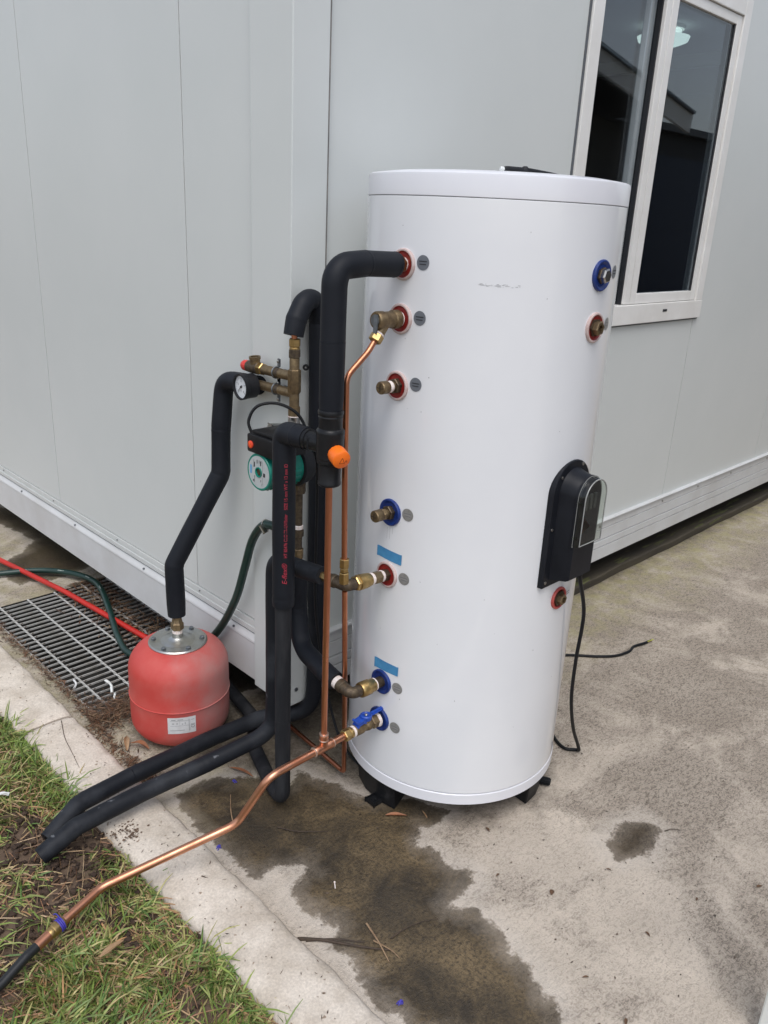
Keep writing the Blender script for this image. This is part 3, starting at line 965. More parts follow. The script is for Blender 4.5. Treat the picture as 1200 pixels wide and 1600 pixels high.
# floor, roof and inner lining keep the inside dark
bm = B()
box(bm, (AX + 0.05, BY + 0.05, 0.17), (8.03, 6.4, 0.25))
put('floor_pan', bm, 'interior_dark', cabin, smooth=False)
bm = box(B(), (AX - 0.03, BY - 0.03, ZT), (8.1, 6.45, ZT + 0.06), 0.004)
put('roof', bm, 'rail_paint', cabin)
bm = B()
box(bm, (1.42, 4.3, 0.26), (8.02, 4.34, 2.74)); box(bm, (7.9, BY + 0.08, 0.26), (8.0, 4.3, 2.74)); box(bm, (1.42, BY + 0.08, 0.26), (1.46, 4.3, 2.74))
put('inner_wall', bm, 'interior_dark', cabin, smooth=False)
put('ceiling', box(B(), (1.40, BY + 0.075, 2.742), (8.02, 4.34, 2.772)), 'interior_ceiling', cabin, smooth=False)
put('ceiling_trim', box(B(), (6.12, 1.78, 2.66), (6.20, 4.28, 2.7405)), 'window_white', cabin, smooth=False)
lamp = thing('ceiling_lamp', (5.25, 2.93, 2.60), 'round lit ceiling lamp seen through the cabin window', 'lamp')
put('shade', lathe(B(), (5.25, 2.93, 2.742), (0, 0, -1), [(0, 0.10), (0.045, 0.105), (0.06, 0.16), (0.085, 0.15), (0.105, 0.10), (0.11, 0)], 28), 'lamp_glow', lamp)
put('base', lathe(B(), (5.25, 2.93, 2.742), (0, 0, -1), [(-0.002, 0.12), (0.02, 0.12)], 28), 'house_white', lamp)

# window
win = thing('window', (WX0, BY, WZ0), None, None)
win.parent = cabin; win.location = WL[win] - WL[cabin]
yF = BY - 0.014


def bar(x0, x1, z0, z1, y0, y1, bev=0.003):
    return box(B(), (x0, y0, z0), (x1, y1, z1), bev)


put('frame', bar(WX0, WX0 + 0.062, WZ0 + 0.0765, WZ1, yF, BY + 0.06), 'window_white', win, ang=15)
put('frame', bar(WX1 - 0.058, WX1, WZ0 + 0.0765, WZ1, yF, BY + 0.06), 'window_white', win, ang=15)
put('frame', bar(WX0 + 0.0625, WX1 - 0.0585, WZ1 - 0.062, WZ1, yF, BY + 0.06), 'window_white', win, ang=15)
put('sill', bar(WX0, WX1, WZ0, WZ0 + 0.076, yF - 0.003, BY + 0.06), 'window_white', win, ang=15)
put('drain_slot', box(B(), (3.30, yF - 0.0045, WZ0 + 0.040), (3.335, yF - 0.002, WZ0 + 0.050)), 'gasket', win, smooth=False)
put('gasket', box(B(), (WX0 - 0.009, BY - 0.005, WZ0), (WX0 - 0.0005, BY + 0.002, WZ1)), 'seam_dark', win, smooth=False)
put('gasket', box(B(), (WX0, BY - 0.005, WZ0 - 0.007), (WX1, BY + 0.002, WZ0 - 0.0005)), 'seam_dark', win, smooth=False)
# right sash stands in front, left sash behind
SX0 = 2.995
s0, s1 = WZ0 + 0.078, WZ1 - 0.064
for a, b_, c, d in ((SX0, SX0 + 0.036, s0, s1), (SX0 + 0.039, SX0 + 0.085, s0, s1), (WX1 - 0.100, WX1 - 0.060, s0, s1), (SX0 + 0.0855, WX1 - 0.1005, s0, s0 + 0.040), (SX0 + 0.0855, WX1 - 0.1005, s1 - 0.035, s1)):
    put('sash_bar', bar(a, b_, c, d, BY - 0.006, BY + 0.020), 'window_white', win, ang=15)
put('pane', box(B(), (SX0 + 0.08, BY + 0.004, s0 + 0.03), (WX1 - 0.095, BY + 0.006, s1 - 0.03)), 'window_glass', win, smooth=False)
put('pane', box(B(), (SX0 + 0.08, BY + 0.0155, s0 + 0.03), (WX1 - 0.095, BY + 0.0175, s1 - 0.03)), 'window_glass', win, smooth=False)
put('gasket', box(B(), (SX0 - 0.0085, BY + 0.008, s0), (SX0 - 0.0005, BY + 0.03, s1)), 'gasket', win, smooth=False)
put('gasket', box(B(), (WX1 - 0.112, BY - 0.002, s0 + 0.03), (WX1 - 0.1005, BY + 0.003, s1 - 0.03)), 'gasket', win, smooth=False)
for a, b_, c, d in ((SX0 - 0.045, SX0 + 0.03, s0, s1), (WX0 + 0.063, SX0 - 0.0455, s0, s0 + 0.03), (WX0 + 0.063, SX0 - 0.0455, s1 - 0.03, s1)):
    put('sash_bar', bar(a, b_, c, d, BY + 0.031, BY + 0.055), 'window_white', win, ang=15)
put('pane', box(B(), (WX0 + 0.063, BY + 0.024, s0), (SX0 - 0.009, BY + 0.026, s1)), 'window_glass', win, smooth=False)
put('pane', box(B(), (WX0 + 0.05, BY + 0.0475, s0 + 0.02), (SX0 - 0.05, BY + 0.0495, s1 - 0.02)), 'window_glass', win, smooth=False)

# plinth board under the right wall
bm = B()
n = 60
rows = []
for i in range(n + 1):
    x = 2.2 + 5.8 * i / n
    j = 0.002 * math.sin(i * 1.7) + 0.0025 * math.sin(i * 0.63)
    rows.append([bm.verts.new((x, y + (j if y < 1.75 else 0), z + (0.5 * j if z > 0.02 else 0))) for y, z in ((1.697, 0.001), (1.694, 0.036), (1.701, 0.041), (1.95, 0.041), (1.95, 0.001))])
for a, b_ in zip(rows, rows[1:]):
    for k in range(5): bm.faces.new((a[k], a[(k + 1) % 5], b_[(k + 1) % 5], b_[k]))
bm.faces.new(rows[0]); bm.faces.new(rows[-1][::-1])
put('plinth_board', bm, 'plinth_wood', label='mossy dark timber board lying under the cabin floor rail', cat='board', smooth=False)

# steel stumps carrying the cabin, in the dark underneath
for x, y in ((1.62, 2.05), (4.2, 2.0), (7.2, 2.0), (1.62, 5.6)):
    put('support_block', box(B(), (x, y, 0.0), (x + 0.2, y + 0.2, 0.168), 0.006), 'pit_wall', label='concrete block carrying the cabin floor', cat='block', group='blocks under the cabin')

# neighbouring shed whose gable shows in the window panes
shed = thing('neighbour_shed', (5.9, -4, 0), 'dark walled shed with a white barge board facing the cabin', 'shed')
bm = B()
pts = [(2.5, 0), (9.3, 0), (9.3, 2.62), (5.9, 3.26), (2.5, 2.62)]
r1 = [bm.verts.new((x, -2.1, z)) for x, z in pts]; r2 = [bm.verts.new((x, -7, z)) for x, z in pts]
bm.faces.new(r1); bm.faces.new(r2[::-1])
for k in range(5): bm.faces.new((r1[k], r1[(k + 1) % 5], r2[(k + 1) % 5], r2[k]))
put('wall', bm, 'house_wall', shed, smooth=False)
for s in (-1, 1):
    e = Vector((5.9 + s * 3.7, -1.5, 2.70)); p = Vector((5.9, -1.5, 3.39))
    d = (e - p)
    bm = obox(B(), (e + p) / 2, d, (0, 1, 0), (d.length, 0.035, 0.19))
    put('barge_board', bm, 'house_white', shed, smooth=False)
    bm = obox(B(), (e + p) / 2 + Vector((0, -2.8, 0.115)), d, (0, 1, 0), (d.length, 5.7, 0.03))
    put('roof', bm, 'roof_grey', shed, smooth=False)

ws = thing('far_workshop', (20, -7.5, 0), 'long dark workshop building standing beyond the shed', 'building')
put('wall', box(B(), (9.8, -10, 0), (34, -5, 3.3)), 'workshop_wall', ws, smooth=False)
put('roof', box(B(), (9.6, -10.2, 3.3), (34.2, -4.8, 3.42)), 'roof_grey', ws, smooth=False)
put('door', box(B(), (15.2, -5.04, 0), (18.2, -4.99, 2.9)), 'bin_blue', ws, smooth=False)

# ------------------------------------------------------------------ drain grate
grate = thing('drain_grate', ((PX0 + PX1) / 2, 2.67, 0), 'galvanised steel grate over the drain pit beside the kerb', 'grate')
bar_m = put('bearing_bar', box(B(), (PX0 + 0.004, 0, -0.0065), (PX1 - 0.004, 0.0032, 0.0)), 'galvanised', grate, smooth=False)
nb = 28
sp = (PY1 - PY0 - 0.02) / (nb - 1)
bar_m.location = Vector(((PX0 + PX1) / 2, PY0 + 0.008, -0.0090)) - WL[grate]
for i in range(1, nb):
    inst(bar_m, 'bearing_bar', grate, ((PX0 + PX1) / 2, PY0 + 0.008 + sp * i, -0.0090))
rb = B()
k = 84
rr = []
for i in range(k + 1):
    y = PY0 + 0.004 + (PY1 - PY0 - 0.008) * i / k
    a = i * PI / 6
    rr.append([rb.verts.new((0.0042 * math.cos(a + q * PI / 2), y, 0.0042 * math.sin(a + q * PI / 2) - 0.003)) for q in range(4)])
for a, b_ in zip(rr, rr[1:]):
    for q in range(4): rb.faces.new((a[q], a[(q + 1) % 4], b_[(q + 1) % 4], b_[q]))
rod = put('cross_rod', rb, 'galvanised', grate, smooth=False)
for i, x in enumerate((1.010, 1.1225, 1.2335, 1.353, 1.466)):
    w = (x, WL[rod].y, 0.0 - 0.0042 - 0.003 + 0.003)
    if i == 0: rod.location = Vector(w) - WL[grate]
    else: inst(rod, 'cross_rod', grate, w)
put('edge_bar', box(B(), (PX0 - 0.001, PY0 + 0.002, -0.03), (PX0 + 0.0035, PY1 - 0.002, 0.002)), 'galvanised', grate, smooth=False)
put('edge_bar', box(B(), (PX1 - 0.0035, PY0 + 0.002, -0.03), (PX1 + 0.001, PY1 - 0.002, 0.002)), 'galvanised', grate, smooth=False)

# ------------------------------------------------------------------ water tank
TX, TY, TR = 1.641, 1.2916, 0.3046
tank = thing('water_tank', (TX, TY, 0), 'tall white cylindrical hot water tank with red and blue pipe ports', 'water tank')
put('jacket', lathe(B(), (TX, TY, 0), (0, 0, 1), [(0.124, TR - 0.004), (0.126, TR), (1.5935, TR), (1.5946, TR - 0.001), (1.5946, TR - 0.004)], 160), 'tank_white', tank)
put('base_ring', lathe(B(), (TX, TY, 0), (0, 0, 1), [(0.090, TR - 0.01), (0.090, TR - 0.001), (0.0915, TR + 0.0012), (0.1205, TR + 0.0012), (0.1225, TR - 0.0006), (0.123, TR - 0.006)], 160), 'lid_white', tank)
put('lid', lathe(B(), (TX, TY, 0), (0, 0, 1), [(1.5956, TR - 0.006), (1.5958, TR - 0.0004), (1.5970, TR + 0.0005), (1.636, TR + 0.0005), (1.6415, TR - 0.0005), (1.6445, TR - 0.006), (1.650, TR - 0.045), (1.654, TR - 0.12), (1.656, 0)], 160), 'lid_white', tank)
put('groove', lathe(B(), (TX, TY, 0), (0, 0, 1), [(1.585, TR - 0.0025), (1.60, TR - 0.0025)], 96, False, False), 'seam_dark', tank)
put('groove', lathe(B(), (TX, TY, 0), (0, 0, 1), [(0.115, TR - 0.005), (0.130, TR - 0.005)], 96, False, False), 'seam_dark', tank)
for a in (172, 292, 52):
    c = Vector((TX, TY, 0))
    P = lambda ang, r: c + Vector((math.cos(math.radians(a + ang)), math.sin(math.radians(a + ang)), 0)) * r
    out = TR - 0.012
    top = [P(-14, out - 0.10), P(-18, out - 0.004), P(-6, out - 0.001), P(6, out - 0.001), P(18, out - 0.004), P(14, out - 0.10)]
    low = [P(-14, out - 0.095), P(-18, out - 0.012), P(-6, out - 0.008), P(6, out - 0.008), P(18, out - 0.012), P(14, out - 0.095)]
    bm = B()
    t1 = [bm.verts.new(p + Vector((0, 0, 0.0895))) for p in top]; t0 = [bm.verts.new(p + Vector((0, 0, 0.0005))) for p in low]
    bm.faces.new(t1); bm.faces.new(t0[::-1])
    for q in range(6): bm.faces.new((t0[q], t0[(q + 1) % 6], t1[(q + 1) % 6], t1[q]))
    bmesh.ops.bevel(bm, geom=list(bm.edges), offset=0.003, segments=1, affect='EDGES')
    ft = put('foot', bm, 'foot_black', tank, smooth=False)
    ta = 6.0
    d = (P(ta, 1) - c).normalized(); lat = Vector((0, 0, 1)).cross(d)
    bm = B(); obox(bm, P(ta, out + 0.004) + Vector((0, 0, 0.0105)), d, lat, (0.034, 0.034, 0.008), 0.003)
    put('bolt_tab', bm, 'foot_black', ft, ang=15)
    put('bolt_hole', lathe(B(), P(ta, out + 0.008) + Vector((0, 0, 0.0135)), (0, 0, 1), [(0, 0.0085), (0.0028, 0.0085), (0.0028, 0.0055), (0.0012, 0.0050), (0.0012, 0)], 16), 'black_plastic', ft)


def port(side, z, colour, r=0.034, rim='pale_rim'):
    """cup shaped pipe port on the left (-x) or front (-y) side"""
    if side == 'L': c = Vector((TX - TR, TY, z)); d = Vector((-1, 0, 0))
    else: c = Vector((TX + 0.006, TY - TR, z)); d = Vector((0, -1, 0))
    if colour == 'red':
        p = put('port_rim', lathe(B(), c, d, [(-0.006, r), (0.0035, r), (0.0055, r - 0.002), (0.0055, r - 0.0048), (0.004, r - 0.006), (-0.004, r - 0.006)], 40, True, False), rim, tank)
        put('port_cup', lathe(B(), c, d, [(0.0045, r - 0.0058), (0.0008, r - 0.009), (0.0004, 0.0)], 40, False, False), 'red_cup', p)
    else:
        p = put('port_rim', lathe(B(), c, d, [(-0.006, r), (0.004, r), (0.006, r - 0.002), (0.006, r - 0.004), (0.0012, r - 0.010), (0.0008, 0)], 40), 'blue_cup', tank)
    return c, d


ZL = [1.454, 1.337, 1.186, 0.876, 0.710, 0.402, 0.288]
PC = ['red', 'red', 'red', 'blue', 'red', 'blue', 'blue']
for z, c_ in zip(ZL, PC): port('L', z, c_)
for z, c_ in zip((1.451, 1.338, 0.666), ('blue', 'red', 'red')): port('R', z, c_, 0.034 if z > 1 else 0.030, 'pale_rim' if z > 1 else 'red_rim')


def disc_label(ang, z, mat, r=0.0158):
    a = math.radians(ang)
    d = Vector((math.cos(a), math.sin(a), 0)); lat = Vector((0, 0, 1)).cross(d)
    bm = B()
    bmesh.ops.create_circle(bm, cap_ends=True, segments=28, radius=r)
    for v in list(bm.verts):
        x, y = v.co.x, v.co.y
        s = TR - math.sqrt(TR * TR - x * x)
        v.co = Vector((TX, TY, z)) + d * (TR + 0.0009 - s) + lat * x + Vector((0, 0, 1)) * y
    o = put('port_label', bm, mat, tank)
    bm = B()
    for yy, w in ((0.0028, 0.010), (-0.0035, 0.0085)):
        quad_strip(bm, Vector((TX, TY, z)) + d * (TR + 0.0012), lat, (0, 0, 1), -w, w, yy - 0.0011, yy + 0.0011)
    put('print', bm, 'ink' if mat == 'disc_grey' else 'ink_grey', o, smooth=False)


for z, mt in zip((1.461, 1.344, 1.197, 0.883, 0.715, 0.404, 0.284), ('disc_grey',) * 3 + ('disc_silver',) * 4):
    disc_label(190.1, z, mt)
for z, mt, an in ((1.457, 'disc_grey', 284.3), (1.342, 'disc_silver', 283.4), (0.665, 'label_white', 280.4)): disc_label(an, z, mt, 0.0145)


def tape(a0, a1, z0, z1, s0, s1):
    bm = B(); n = 14; rows = []
    for i in range(n + 1):
        a = math.radians(a0 + (a1 - a0) * i / n)
        off = 0.0007 + 0.0015 * (abs(i - n / 2) / (n / 2)) ** 6
        jag = 0.0012 * ((i * 7) % 3 - 1) if i in (0, n) else 0
        rows.append([bm.verts.new((TX + math.cos(a + (0.012 if (i == n and k == 1) else 0)) * (TR + off), TY + math.sin(a) * (TR + off), z + jag + sh * i / n)) for k, (z, sh) in enumerate(((z0, s0), (z1, s1)))])
    for p, q in zip(rows, rows[1:]): bm.faces.new((p[0], q[0], q[1], p[1]))
    put('masking_tape', bm, 'blue_tape', tank)


tape(172.6, 188.4, 0.7515, 0.779, -0.004, -0.004)
tape(174.6, 190.2, 0.436, 0.4655, 0.003, 0.0)

# scuff marks on the jacket
bm = B()
for _ in range(46):
    a = math.radians(random.uniform(214, 232)); z = 1.4245 + (random.random() - .5) * 0.006 - (a - 3.9) * 0.006; w = random.uniform(0.002, 0.009); h = random.uniform(0.0003, 0.0012)
    if random.random() < 0.35: continue
    d = Vector((math.cos(a), math.sin(a), 0)); lat = Vector((0, 0, 1)).cross(d)
    quad_strip(bm, Vector((TX, TY, z)) + d * (TR + 0.0004), lat, Vector((0, 0, 1)), -w / 2, w / 2, -h / 2, h / 2)
for _ in range(22):
    a = math.radians(random.uniform(175, 285)); z = random.uniform(0.2, 1.55); w = random.uniform(0.0008, 0.003); h = random.uniform(0.0008, 0.004)
    d = Vector((math.cos(a), math.sin(a), 0)); lat = Vector((0, 0, 1)).cross(d)
    quad_strip(bm, Vector((TX, TY, z)) + d * (TR + 0.0004), lat, Vector((0, 0, 1)), -w / 2, w / 2, -h / 2, h / 2)
for y_, z0, z1 in ((1.299, 0.805, 0.835), (1.290, 0.806, 0.842), (1.281, 0.822, 0.839)):
    a = PI - math.asin((y_ - TY) / TR); d = Vector((math.cos(a), math.sin(a), 0)); lat = Vector((0, 0, 1)).cross(d)
    quad_strip(bm, Vector((TX, TY, 0)) + d * (TR + 0.0005), lat, Vector((0, 0, 1)), -0.0004, 0.0004, z0, z1)
put('scuff_marks', bm, 'scuff', tank, smooth=False, kind='stuff')


def plug(c, d, mats, prof, hexs=()):
    pass


def at(c, d, h):
    return Vector(c) + Vector(d) * h


LX = TX - TR
# plugged ports: brass nipple, tape, square/hex capped plug
for z, a in ((1.186, 0), (0.876, 1)):
    c = Vector((LX, TY, z)); d = Vector((-1, 0, 0))
    p = put('plug_nut', hexnut(B(), at(c, d, 0.000), at(c, d, 0.014), 0.0185), 'brass_dark', tank)
    put('nipple', cyl(B(), at(c, d, 0.013), at(c, d, 0.034), 0.0115), 'brass_aged', p)
    if a == 0:
        put('thread_tape', lathe(B(), at(c, d, 0.020), d, [(0, 0.012), (0.003, 0.0138), (0.009, 0.0135), (0.012, 0.012)], 24), 'thread_tape', p)
    else:
        put('collar', hexnut(B(), at(c, d, 0.020), at(c, d, 0.033), 0.0148), 'brass_aged', p)
    cp = put('plug_cap', lathe(B(), at(c, d, 0.032), d, [(0, 0.0135), (0.002, 0.0148), (0.021, 0.0148), (0.0235, 0.013), (0.0235, 0.0)], 24), 'brass_aged', p)
    bm = B()
    for s in ((0, 1, 0), (0, 0, 1)):
        obox(bm, at(c, d, 0.0562), d, s, (0.002, 0.018, 0.0022))
    put('cross_mark', bm, 'brass_dark', p, smooth=False)
# right side plugs
c = Vector((TX + 0.006, TY - TR, 1.451)); d = Vector((0, -1, 0))
p = put('plug_nut', hexnut(B(), at(c, d, 0.0), at(c, d, 0.009), 0.018), 'brass_dark', tank)
put('plug_cap', lathe(B(), at(c, d, 0.0085), d, [(0, 0.0165), (0.007, 0.0165), (0.010, 0.013), (0.010, 0)], 6, phase=0.2), 'nickel', p)
for z, r in ((1.338, 0.0165), (0.666, 0.0145)):
    c = Vector((TX + 0.006, TY - TR, z))
    p = put('plug_nut', lathe(B(), c, d, [(0, 0.021), (0.006, 0.021), (0.006, 0.016)], 6), 'brass_dark', tank)
    put('plug_cap', lathe(B(), at(c, d, 0.005), d, [(0, r), (0.011, r), (0.013, r - 0.002), (0.013, 0.008), (0.003, 0.008), (0.003, 0)], 6, phase=0.2), 'brass_aged', p)

# heater cover
HC = 1.638
cov = put('heater_cover', B() if False else None or (lambda bm: bm)(B()), 'navy_plastic', tank) if False else None


def arch(xc, hw, z0, zt, n=16):
    """outline of an arched plate: list of (x, z)"""
    pts = [(xc - hw, z0), (xc + hw, z0)]
    zc = zt - hw
    for i in range(n + 1):
        a = PI * i / n
        pts.append((xc + hw * math.cos(a), zc + hw * math.sin(a)))
    return pts


def loft_y(sections, cap_back=True, cap_front=True):
    """sections: list of (y, outline)"""
    bm = B(); rows = []
    for y, o in sections: rows.append([bm.verts.new((x, y, z)) for x, z in o])
    n = len(rows[0])
    for a, b_ in zip(rows, rows[1:]):
        for k in range(n): bm.faces.new((a[k], a[(k + 1) % n], b_[(k + 1) % n], b_[k]))
    if cap_back: bm.faces.new(rows[0][::-1])
    if cap_front: bm.faces.new(rows[-1])
    return bm


YS = TY - TR
cov = put('heater_cover', loft_y([(YS + 0.018, arch(HC, 0.077, 0.716, 1.031)), (YS - 0.003, arch(HC, 0.077, 0.716, 1.031)), (YS - 0.0045, arch(HC, 0.075, 0.718, 1.029))]), 'navy_plastic', tank)
put('cover_housing', loft_y([(YS - 0.004, arch(HC + 0.004, 0.057, 0.735, 1.012)), (YS - 0.020, arch(HC + 0.005, 0.053, 0.738, 1.006)), (YS - 0.046, arch(HC + 0.006, 0.050, 0.742, 1.000)), (YS - 0.053, arch(HC + 0.006, 0.046, 0.746, 0.996))]), 'navy_plastic', cov)
zc0 = 0.835
hw = 0.050
cl = put('cover_window', loft_y([(YS - 0.0465, arch(HC + 0.006, hw, zc0, 1.001)), (YS - 0.062, arch(HC + 0.006, hw - 0.001, zc0 + 0.001, 1.000)), (YS - 0.068, arch(HC + 0.006, hw - 0.006, zc0 + 0.006, 0.995))], cap_back=False), 'clear_plastic', cov)
highlight_path = [Vector((x, YS - 0.0675, z)) for x, z in arch(HC + 0.006, hw - 0.004, zc0 + 0.004, 0.997)]
put('rim_highlight', sweep(B(), highlight_path[1:] + [highlight_path[0], highlight_path[1]], 0.0016, 8), 'highlight_grey', cov)  # pale tube stands in for the highlight along the clear window's rim
highlight_path2 = [Vector((x, YS - 0.050, z)) for x, z in arch(HC + 0.006, hw + 0.0005, zc0 - 0.001, 1.0015)]
put('rim_highlight', sweep(B(), highlight_path2[1:] + [highlight_path2[0], highlight_path2[1]], 0.0014, 8), 'highlight_grey', cov)
bm = B()
for k_ in range(3): box(bm, (HC - 0.020 + 0.018 * k_, YS - 0.059, 0.922), (HC - 0.010 + 0.018 * k_, YS - 0.0535, 0.960), 0.001)
put('thermostat', bm, 'cover_inside', cov, ang=15)
put('window_rim', loft_y([(YS - 0.044, arch(HC + 0.006, hw + 0.002, zc0 - 0.004, 1.003)), (YS - 0.051, arch(HC + 0.006, hw + 0.002, zc0 - 0.004, 1.003))], True, False), 'navy_plastic', cov)
bm = B(); bm.faces.new([bm.verts.new((HC - 0.034 + x, YS - 0.0665, 0.872 + z)) for x, z in ((0, 0.0), (0.032, 0.011), (0.0, 0.040))])
bmesh.ops.solidify(bm, geom=bm.faces[:], thickness=0.003)
put('warning_triangle', bm, 'red_screw', cov, smooth=False)
for z in (0.858, 0.945):
    put('clip', box(B(), (HC - 0.0465, YS - 0.064, z - 0.003), (HC - 0.0425, YS - 0.048, z + 0.003), 0.001), 'clear_plastic', cov)
for x, z in ((-0.070, 0.730), (-0.0685, 0.868), (-0.050, 0.995), (0.035, 1.022), (0.070, 0.73), (0.0685, 0.868)):
    put('screw', lathe(B(), (HC + x * .96, YS - 0.004, z - (0.006 if z > 1 else 0)), (0, -1, 0), [(0, 0.0042), (0.002, 0.004), (0.0028, 0.002), (0.002, 0)], 12), 'nickel', cov)
put('cable_gland', cyl(B(), (HC + 0.046, YS - 0.030, 0.746), (HC + 0.046, YS - 0.030, 0.728), 0.0085, 0.007), 'black_matt', cov)
# faint line of a sticker run on the jacket near the right edge is left to the paint

# ------------------------------------------------------------------ plumbing on the tank's left side
PY_ = TY                       # plane of the left column
XA = 1.136                     # vertical run of the hot outlet

t = thing('hot_outlet_pipe', (XA, PY_, 1.155), 'thick black foam insulated pipe arching from the topmost red port down to the mixing valve', 'pipe')
put('insulation', foam_tube(B(), [(LX - 0.023, PY_, 1.453), (LX - 0.030, PY_, 1.4535), (1.22, PY_, 1.456), (XA + 0.001, PY_, 1.450), (XA, PY_, 1.30), (XA, PY_, 1.148)], [0, 0.01, 0.1, 0.052, 0.1, 0], 0.0272), 'foam', t)
put('union_nut', hexnut(B(), (LX - 0.003, PY_, 1.454), (LX - 0.018, PY_, 1.454), 0.0175), 'brass', t)
put('thread_tape', lathe(B(), (LX + 0.001, PY_, 1.454), (-1, 0, 0), [(0, 0.0135), (0.002, 0.0155), (0.0055, 0.015), (0.006, 0.013)], 24), 'thread_tape', t)

# mixing valve
mv = thing('mixing_valve', (XA, PY_, 1.0), 'black mixing valve with an orange cap between insulated pipes and copper pipe', 'valve')
Z = lambda h: (h, 0)
put('body', lathe(B(), (XA, PY_, 0.985), (0, 0, 1), [(0.0, 0.0235), (0.003, 0.0262), (0.008, 0.0262), (0.010, 0.0250), (0.050, 0.0255), (0.052, 0.0285), (0.056, 0.0295), (0.061, 0.029), (0.063, 0.0305), (0.108, 0.0308), (0.112, 0.0315), (0.116, 0.031), (0.119, 0.0318), (0.124, 0.0315), (0.128, 0.029), (0.130, 0.0262), (0.152, 0.0262), (0.155, 0.0275), (0.158, 0.0265), (0.160, 0.0278), (0.166, 0.0285), (0.170, 0.027)], 40), 'black_plastic', mv)
pd = Vector((-0.11, 0.99, 0.03)).normalized()
vc = Vector((XA, PY_, 1.074))
put('side_port', lathe(B(), vc, pd, [(0, 0.0225), (0.06, 0.0222), (0.061, 0.0245), (0.082, 0.0245), (0.083, 0.021)], 32), 'black_plastic', mv)
cd = Vector((-0.30, -0.92, -0.22)).normalized()
cp = put('cap', lathe(B(), vc + Vector((0.004, 0, -0.004)), cd, [(0.026, 0.0200), (0.036, 0.0212), (0.050, 0.0212), (0.058, 0.0205), (0.0605, 0.0170), (0.061, 0.0)], 14), 'orange_cap', mv)
fx, fy, fd = frame(cd)
fc = vc + Vector((0.004, 0, -0.004)) + fd * 0.0614
ux = Vector((0, 0, 1)).cross(cd).normalized(); uy = cd.cross(ux).normalized()
bm = B()
tri = [(-0.006, -0.0065), (0.006, -0.0065), (0.0, 0.0065)]
for (a0, b0), (a1, b1) in zip(tri, tri[1:] + tri[:1]):
    pa = fc + ux * a0 + uy * b0; pb = fc + ux * a1 + uy * b1; dd = (pb - pa).normalized(); nn = dd.cross(fd) * 0.0006
    bm.faces.new([bm.verts.new(q) for q in (pa - nn, pb - nn, pb + nn, pa + nn)])
put('triangle_mark', bm, 'orange_mark', cp, smooth=False)
bm = B(); ring(bm, fc + ux * 0.0095 - uy * 0.002, fd, 0.0018, 0.0005, 14, 6)
put('drop_mark', bm, 'orange_mark', cp)
bm = B()
for q in range(5):
    e = 0.006 * q - 0.012
    obox(bm, vc + pd * 0.045 + Vector((-0.0222, 0, e)), (0, 0.5, 1), (1, 0, 0), (0.012, 0.0016, 0.0014))
put('cast_marks', bm, 'black_matt', mv, smooth=False)

# copper from mixing valve to drain tee
t = put('copper_mixed_pipe', sweep(B(), [(XA, PY_, 0.990), (XA + 0.002, PY_, 0.75), (XA + 0.004, PY_, 0.325)], 0.0078, 18), 'copper', label='straight copper pipe dropping from the mixing valve to the drain tee', cat='pipe')

# insulated cold feed B
BX, BYY = 1.128, 1.443
t = thing('printed_foam_pipe', (BX, BYY, 0), 'black foam insulated pipe with red lettering bending down from the mixing valve side port', 'pipe')
pe = vc + pd * 0.070
up_ = put('insulation', foam_tube(B(), [pe, pe + pd * 0.03, (BX, BYY, 1.073), (BX, BYY, 0.66), (BX, BYY, 0.632)], [0, 0.02, 0.045, 0.02, 0], 0.0275), 'foam', t)
put('insulation', foam_tube(B(), [(BX, BYY, 0.655), (BX, BYY, 0.30), (BX + 0.002, BYY, 0.038), (1.155, 1.53, 0.030), (1.215, 1.69, 0.030), (1.305, 1.82, 0.033), (1.335, 1.98, 0.033), (1.40, 2.3, 0.033)], [0, 0.05, 0.055, 0.05, 0.1, 0.1, 0.1, 0], 0.0205), 'foam_old', t)
# lettering reads upward on the face turned to the viewer
ang0 = math.atan2(-BYY + 0.0, -BX)


def on_pipe(cx, cy, r, z0, a0):
    def f(x, y):
        a = a0 + (-y) / r * -1.0
        return Vector((cx + math.cos(a) * r, cy + math.sin(a) * r, z0 + x))
    return f


def pipe_text(s, size, z0, da, shear=0.0, sp=1.0, stretch=None):
    # text x runs upwards, text y runs to the viewer's left
    a0 = ang0 + da
    rr_ = 0.0279
    bm, w = text_bm(s, size, lambda x, y: Vector((x, y, 0)), shear=shear, sp=sp)
    k = (stretch / w) if stretch else 1.0
    bmesh.ops.subdivide_edges(bm, edges=[e for e in bm.edges if e.calc_length() > 0.004], cuts=1)
    for v in bm.verts:
        a = a0 - (v.co.y) / rr_
        v.co = Vector((BX + math.cos(a) * rr_, BYY + math.sin(a) * rr_, z0 + v.co.x * k))
    put('lettering', bm, 'red_print', up_, smooth=False)


pipe_text('E-flex\u00ae', 0.017, 0.700, 0.30, shear=0.25, stretch=0.056)
pipe_text('HT BS476 CLO FR-UV/Solar', 0.0112, 0.770, 0.30, stretch=0.112)
pipe_text('SIZE 15 mm WT x 13 mm ID', 0.0112, 0.893, 0.30, stretch=0.112)

